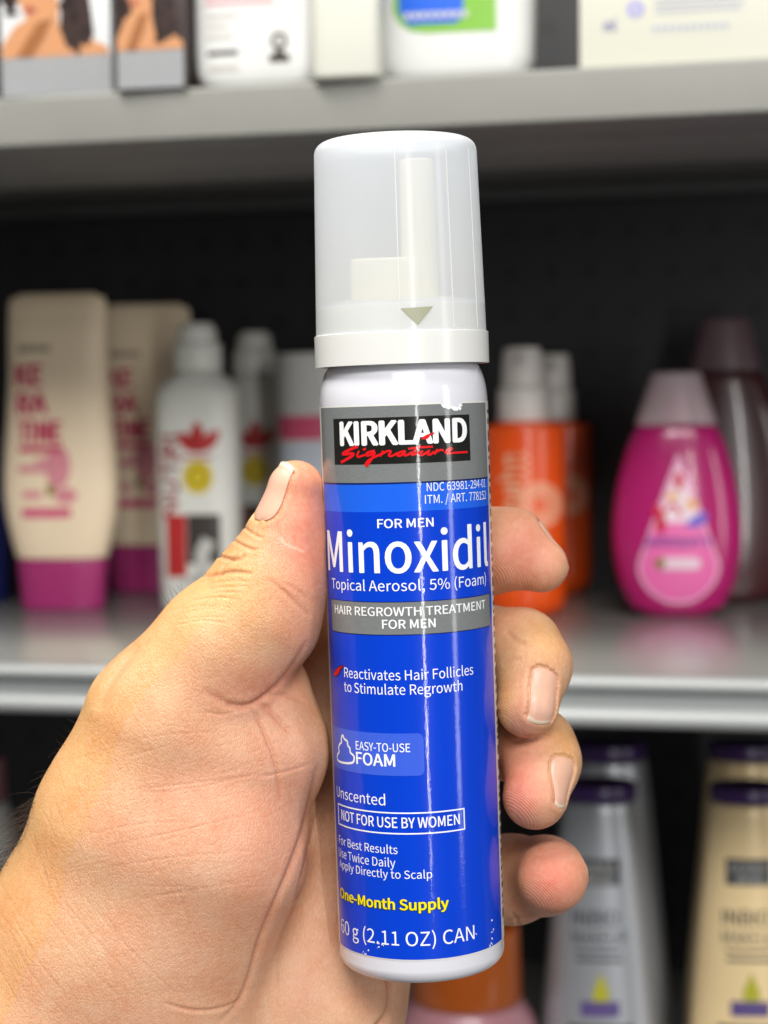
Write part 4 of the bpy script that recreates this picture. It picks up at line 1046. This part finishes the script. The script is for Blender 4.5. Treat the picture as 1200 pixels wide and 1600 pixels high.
decal('violet_marks', [poly([(10, 148), (24, 160), (42, 168), (46, 152), (30, 142), (14, 142)])], f, s, mat('violet_ink', srgb(118, 92, 206), rough=0.4), jb, eps=0.0006)
decal('brand_lettering', [text_fit("Johnson's", -56, 50, 112, 130, .03, 0.2)], f, s, mat('indigo_ink', srgb(84, 58, 168), rough=0.4), jb, eps=0.0006)
decal('pill_mark', [rrect(-34, 34, 76, 95, 9)], f, s, mat('pill_white', srgb(246, 214, 228), rough=0.4), jb, eps=0.0006); decal('pill_dot', [ell(-29, 86, 8, 9)], f, s, gold_m, jb, eps=0.0008)
# --- bigger maroon bottle behind it
mb, s = stand('shampoo_bottle', 1138, 944, ZM, 'tall dark maroon drop shaped bottle behind the pink one at the right edge', 'shampoo bottle', 40)
maroon_m = mat('maroon_plastic', srgb(72, 30, 34), rough=0.28, coat=0.4, mottle=0.06)
mr_ = sc([(0, 66, 32, 2.3), (16, 86, 36, 2.3), (70, 106, 40, 2.3), (150, 112, 41, 2.3), (230, 102, 40, 2.3), (300, 84, 38, 2.3), (362, 60, 34, 2.2)], s)
shell('bottle_body', mr_, maroon_m, mb, edge=0.003); shell('cap', sc([(363, 58, 33, 2.2), (405, 48, 30, 2.2), (446, 38, 26, 2.2)], s), cap_clear('smoky_cap', srgb(110, 84, 92)), mb, edge=0.0015)

# ------------------------------------------------------------------ upper shelf
zt2 = ZU + 0.0004
skin_ink = mat('tan_ink', srgb(196, 140, 98), rough=0.4); hair_ink = mat('brown_ink', srgb(52, 36, 32), rough=0.4); lip_ink = mat('red_brown_ink', srgb(168, 78, 70), rough=0.4); shade_ink = mat('ochre_ink', srgb(150, 96, 54), rough=0.4)
curl_ink = mat('black_brown_ink', srgb(34, 24, 22), rough=0.4); carton_w = mat('carton_white', srgb(214, 216, 216), rough=0.35); carton_g = mat('carton_grey', srgb(150, 152, 154), rough=0.35)
def carton(px, py, hw, hd, h, label, flip=1, dark=False, group=None):
    t, s = stand('hair_dye_carton', px, py, zt2, label, 'box', hd, group, rot=YAW * 0.15)
    o = from_bm('carton', box_bm(-hw * s, hw * s, -hd * s, hd * s, 0, h * s, 0.0006), carton_w if not dark else hair_ink, t)
    fl = lambda x, z: -hd * s
    decal('grey_strip', [rrect(-hw + 1, hw - 1, 2, 60)], fl, s, carton_g, t)
    g = flip
    X = lambda pts: [(x * g, z) for x, z in pts]
    X = lambda pts: [(x * hw / 90.0, z) for x, z in pts]
    decal('skin_print', [poly(X([(-88, 61), (88, 61), (86, 72), (60, 84), (45, 76), (20, 90), (6, 110), (6, 140), (12, h - 2), (-62, h - 2), (-60, 150), (-46, 120), (-66, 110), (-88, 80)]))], fl, s, skin_ink, t, eps=0.0003)
    decal('hair_print', [poly(X([(8, h - 2), (12, 150), (8, 104), (18, 76), (30, 68), (44, 78), (54, 74), (64, 92), (60, 130), (54, 170), (58, h - 2)]))], fl, s, hair_ink, t, eps=0.0004)
    decal('dark_print', [poly(X([(-88, 150), (-70, 126), (-60, 150), (-58, h - 2), (-88, h - 2)]))], fl, s, hair_ink, t, eps=0.00045)
    rr_ = random.Random(int(px)); curls = []
    for _ in range(46):
        cx = rr_.choice([rr_.uniform(12, 62), rr_.uniform(12, 62), rr_.uniform(-88, -62)]); cz = rr_.uniform(66 if cx > 0 else 128, h - 12)
        if cx > 44 and cz < 84: continue
        curls.append(ell(cx * hw / 90.0, cz, rr_.uniform(3, 7), rr_.uniform(3, 8), 9))
    decal('curl_print', curls, fl, s, curl_ink, t, eps=0.00050)
    decal('shade_print', [poly(X([(-64, 62), (-38, 62), (-18, 90), (-4, 120), (-28, 114), (-44, 92)]))], fl, s, shade_ink, t, eps=0.00055)
    decal('lips_print', [poly(X([(-52, 134), (-42, 129), (-28, 133), (-38, 141)]))], fl, s, lip_ink, t, eps=0.0006)
    return t
g_ = 'hair dye cartons on the upper shelf'
carton(88, 150, 90, 40, 260, 'leftmost carton on the upper shelf with a brunette portrait and grey foot', 1, False, g_)
carton(236, 140, 55, 40, 250, 'narrower dark carton with dim portrait, between the front carton and white bottle', -1, True, g_)
bw_m = mat('bright_white_plastic', srgb(208, 209, 207), rough=0.3, mottle=0.01, sss=0.05)
wb, s = stand('lotion_bottle', 400, 139, zt2, 'white bottle with pink lines and black round emblem on the upper shelf', 'lotion bottle', 50, rot=YAW * .3)
wr2 = sc([(0, 76, 36, 3.2), (5, 87, 41, 3.5), (14, 96, 46, 4), (30, 102, 49, 4), (60, 104, 50, 4), (200, 104, 50, 4), (330, 100, 48, 4), (380, 60, 34, 3)], s)
shell('bottle_body', wr2, bw_m, wb, edge=0.001); f = front_of(wr2)
decal('pink_lettering', [rrect(-82 + i * 0, 30 - i * 6, 132 + i * 12, 138 + i * 12, 2) for i in range(3)], f, s, mat('dusty_pink_ink', srgb(214, 158, 162), rough=0.4), wb)
decal('grey_lettering', [rrect(-80, -30, 112, 117, 2), rrect(-80, -44, 96, 101, 2), rrect(-80, -36, 80, 85, 2), rrect(-76, -28, 30, 38, 2)], f, s, mat('light_grey_ink', srgb(190, 184, 178), rough=0.4), wb)
decal('black_lettering', [rrect(-78, -28, 54, 61, 1)], f, s, dark_ink, wb)
decal('round_emblem', [stroke([(38 + 10 * math.cos(t), 72 + 11 * math.sin(t)) for t in np.linspace(0, 6.28, 16)[:-1]], 6, closed=True), rrect(22, 54, 40, 52, 2), poly([(30, 52), (46, 52), (40, 66), (36, 66)])], f, s, dark_ink, wb)
cr, s = stand('lotion_bottle', 540, 122, zt2, 'plain cream white pack standing back between the two white bottles', 'lotion bottle', 40, rot=YAW * .3)
shell('bottle_body', sc([(0, 56, 40, 5), (330, 56, 40, 5)], s), mat('ivory_plastic', srgb(205, 205, 194), rough=0.4, mottle=0.01), cr, edge=0.002)
gb, s = stand('lotion_bottle', 706, 127, zt2, 'white rounded bottle with blue and green label on the upper shelf', 'lotion bottle', 58, rot=YAW * .3)
gr = sc([(0, 94, 40, 3.2), (6, 106, 47, 3.4), (18, 117, 53, 3.6), (40, 125, 56, 3.6), (180, 128, 58, 3.6), (330, 122, 54, 3.6), (400, 60, 36, 3)], s)
shell('bottle_body', gr, bw_m, gb, edge=0.001); f = front_of(gr)
decal('green_panel', [poly([(-94, 260), (-92, 110), (-82, 92), (-64, 80), (-40, 76), (70, 76), (70, 260)])], f, s, mat('leaf_green_ink', srgb(120, 176, 60), rough=0.4), gb)
decal('blue_panel', [poly([(-88, 260), (-82, 110), (-70, 90), (8, 90), (18, 100), (24, 260)])], f, s, mat('royal_blue_ink', srgb(22, 92, 208), rough=0.4), gb, eps=0.0004)
decal('white_lettering', [*[rrect(-74 + 13 * i, -65 + 13 * i, 98, 108) for i in range(8)]], f, s, sw, gb, eps=0.0006)
bx, s = stand('skincare_carton', 1066, 104, zt2, 'large cream white carton with small violet print at the right end of the upper shelf', 'box', 60, rot=YAW * .1)
from_bm('carton', box_bm(-160 * s, 170 * s, -60 * s, 60 * s, 0, 320 * s, 0.0008), mat('carton_cream', srgb(200, 200, 186), rough=0.4, mottle=0.01), bx)
fl = lambda x, z: -60 * s
vi = mat('lilac_ink', srgb(150, 146, 208), rough=0.4); gy = mat('slate_ink', srgb(170, 172, 184), rough=0.4)
decal('violet_mark', [stroke([(-72 + 10 * math.cos(t), 92 + 9 * math.sin(t)) for t in np.linspace(0, 6.28, 12)[:-1]], 7, closed=True)], fl, s, vi, bx)
decal('small_lettering', [rrect(-42, 90, 84, 88, 1), rrect(-42, 96, 93, 97, 1), rrect(-42, 84, 102, 106, 1), *[rrect(-46 + 11 * i, -39 + 11 * i, 55, 65) for i in range(11)]], fl, s, gy, bx)
decal('lettering', [text_fit('ml', -122, -102, 60, 78, .03)], fl, s, vi, bx)

# ------------------------------------------------------------------ lower shelf
silver_p = mat('silver_plastic', srgb(176, 179, 184), rough=0.34, metal=0.6, mottle=0.02); gold_p = mat('gold_plastic', srgb(238, 212, 162), rough=0.3, metal=0.15, mottle=0.02)
purple_m = mat('purple_plastic', srgb(56, 28, 86), rough=0.3, mottle=0.02); purple_ink = mat('purple_ink', srgb(88, 72, 128), rough=0.4); black_ink = mat('soft_black_ink', srgb(62, 64, 70), rough=0.4); pear_ink = mat('pear_ink', srgb(176, 172, 40), rough=0.4)
def tube(px, ptop, d, m, label, group):
    """tapered tube standing on the low shelf; (px, ptop): middle of its lid in the photo, d: distance"""
    p = P(px, ptop, d); s = d / FPX; h = (p.z - ZL) / s
    t = empty('hair_tube', Matrix.Translation((p.x, p.y, ZL + 0.0001)) @ Matrix.Rotation(YAW * .6, 4, 'Z'), label, 'hair product', group)
    rr = sc([(0, 96, 58, 2.6), (h * .2, 94, 57, 2.5), (h * .5, 82, 52, 2.3), (h * .8, 68, 50, 2.1), (h - 24, 60, 50, 2)], s)
    shell('tube_body', rr, m, t, edge=0.002); f = front_of(rr)
    shell('lid', sc([(h - 24, 59, 49, 2), (h, 58, 48, 2)], s), purple_m, t, edge=0.001)
    g = lambda y: h - (y - ptop)
    decal('dark_plate', [rrect(-38, 30, g(1373), g(1332))], f, s, black_ink, t)
    decal('plate_lettering', [text_fit('DERMA', -32, 22, g(1352), g(1340), .02), text_fit('delia', -24, 18, g(1369), g(1356), .02)], f, s, sw, t, eps=0.0004)
    decal('lettering', [text_fit('INBIO', -44, 28, g(1435), g(1412), .02), text_fit('MAKEUP', -44, 40, g(1466), g(1444), 0), rrect(-40, 30, g(1478), g(1474)), rrect(-38, 34, g(1492), g(1487)), rrect(-52, 50, g(1596), g(1590))], f, s, black_ink, t)
    decal('pear_mark', [poly([(-12, g(1553)), (12, g(1553)), (13, g(1538)), (6, g(1522)), (0, g(1508)), (-6, g(1522)), (-13, g(1538))])], f, s, pear_ink, t, eps=0.0004)
    decal('purple_plate', [rrect(-32, 28, g(1577), g(1553), 3)], f, s, purple_ink, t, eps=0.0003)
    return t
ga, gc = 'silver tubes with purple lids', 'gold tubes with purple lids'
tube(936, 1222, 0.90, silver_p, 'front silver tube with purple lid beside the fingertips', ga)
tube(950, 1160, 0.995, silver_p, 'silver tube with purple lid just under the price rail, behind the front silver one', ga)
tube(1168, 1226, 0.88, gold_p, 'front gold tube with purple lid at the right edge', gc)
tube(1166, 1160, 0.975, gold_p, 'gold tube with purple lid under the price rail, behind the front gold one', gc)
# jar with amber lid
p = P(728, 1500, 0.90); s = 0.90 / FPX; h = (P(728, 1442, 0.90).z - ZL) / s
jar = empty('amber_jar', Matrix.Translation((p.x, p.y, ZL + 0.0001)), 'round jar with amber lid and rosy body under the can', 'jar')
shell('jar_body', sc([(0, 112, 110, 2), (h - 190, 112, 110, 2), (h - 160, 110, 108, 2), (h - 118, 92, 90, 2)], s), mat('rosy_plastic', srgb(158, 112, 120), rough=0.25, mottle=0.04), jar, edge=0.003)
shell('lid', sc([(h - 117, 88, 86, 2), (h, 84, 82, 2)], s), mat('amber_plastic', srgb(150, 70, 8), rough=0.2, coat=0.4, mottle=0.05), jar, edge=0.0015)
shell('label_band', sc([(h - 260, 113, 111, 2), (h - 186, 113, 111, 2)], s), gold_p, jar)
# pale bottle at the left edge
p = P(-18, 1300, 1.0); s = 1.0 / FPX
pb = empty('shampoo_bottle', Matrix.Translation((p.x, p.y, ZL + 0.0001)), 'dim pale bottle with rosy cap, cut off at the left below the middle shelf', 'shampoo bottle'); h = (P(-18, 1250, 1.0).z - ZL) / s
shell('bottle_body', sc([(0, 60, 40, 2.3), (h * .7, 58, 40, 2.3), (h, 34, 30, 2)], s), mat('pale_grey_plastic', srgb(150, 150, 144), rough=0.35), pb, edge=0.002)
shell('bottle_cap', sc([(h + .5, 30, 28, 2), (h + 70, 28, 26, 2)], s), mat('rosy_cap', srgb(120, 78, 84), rough=0.3), pb, edge=0.001)
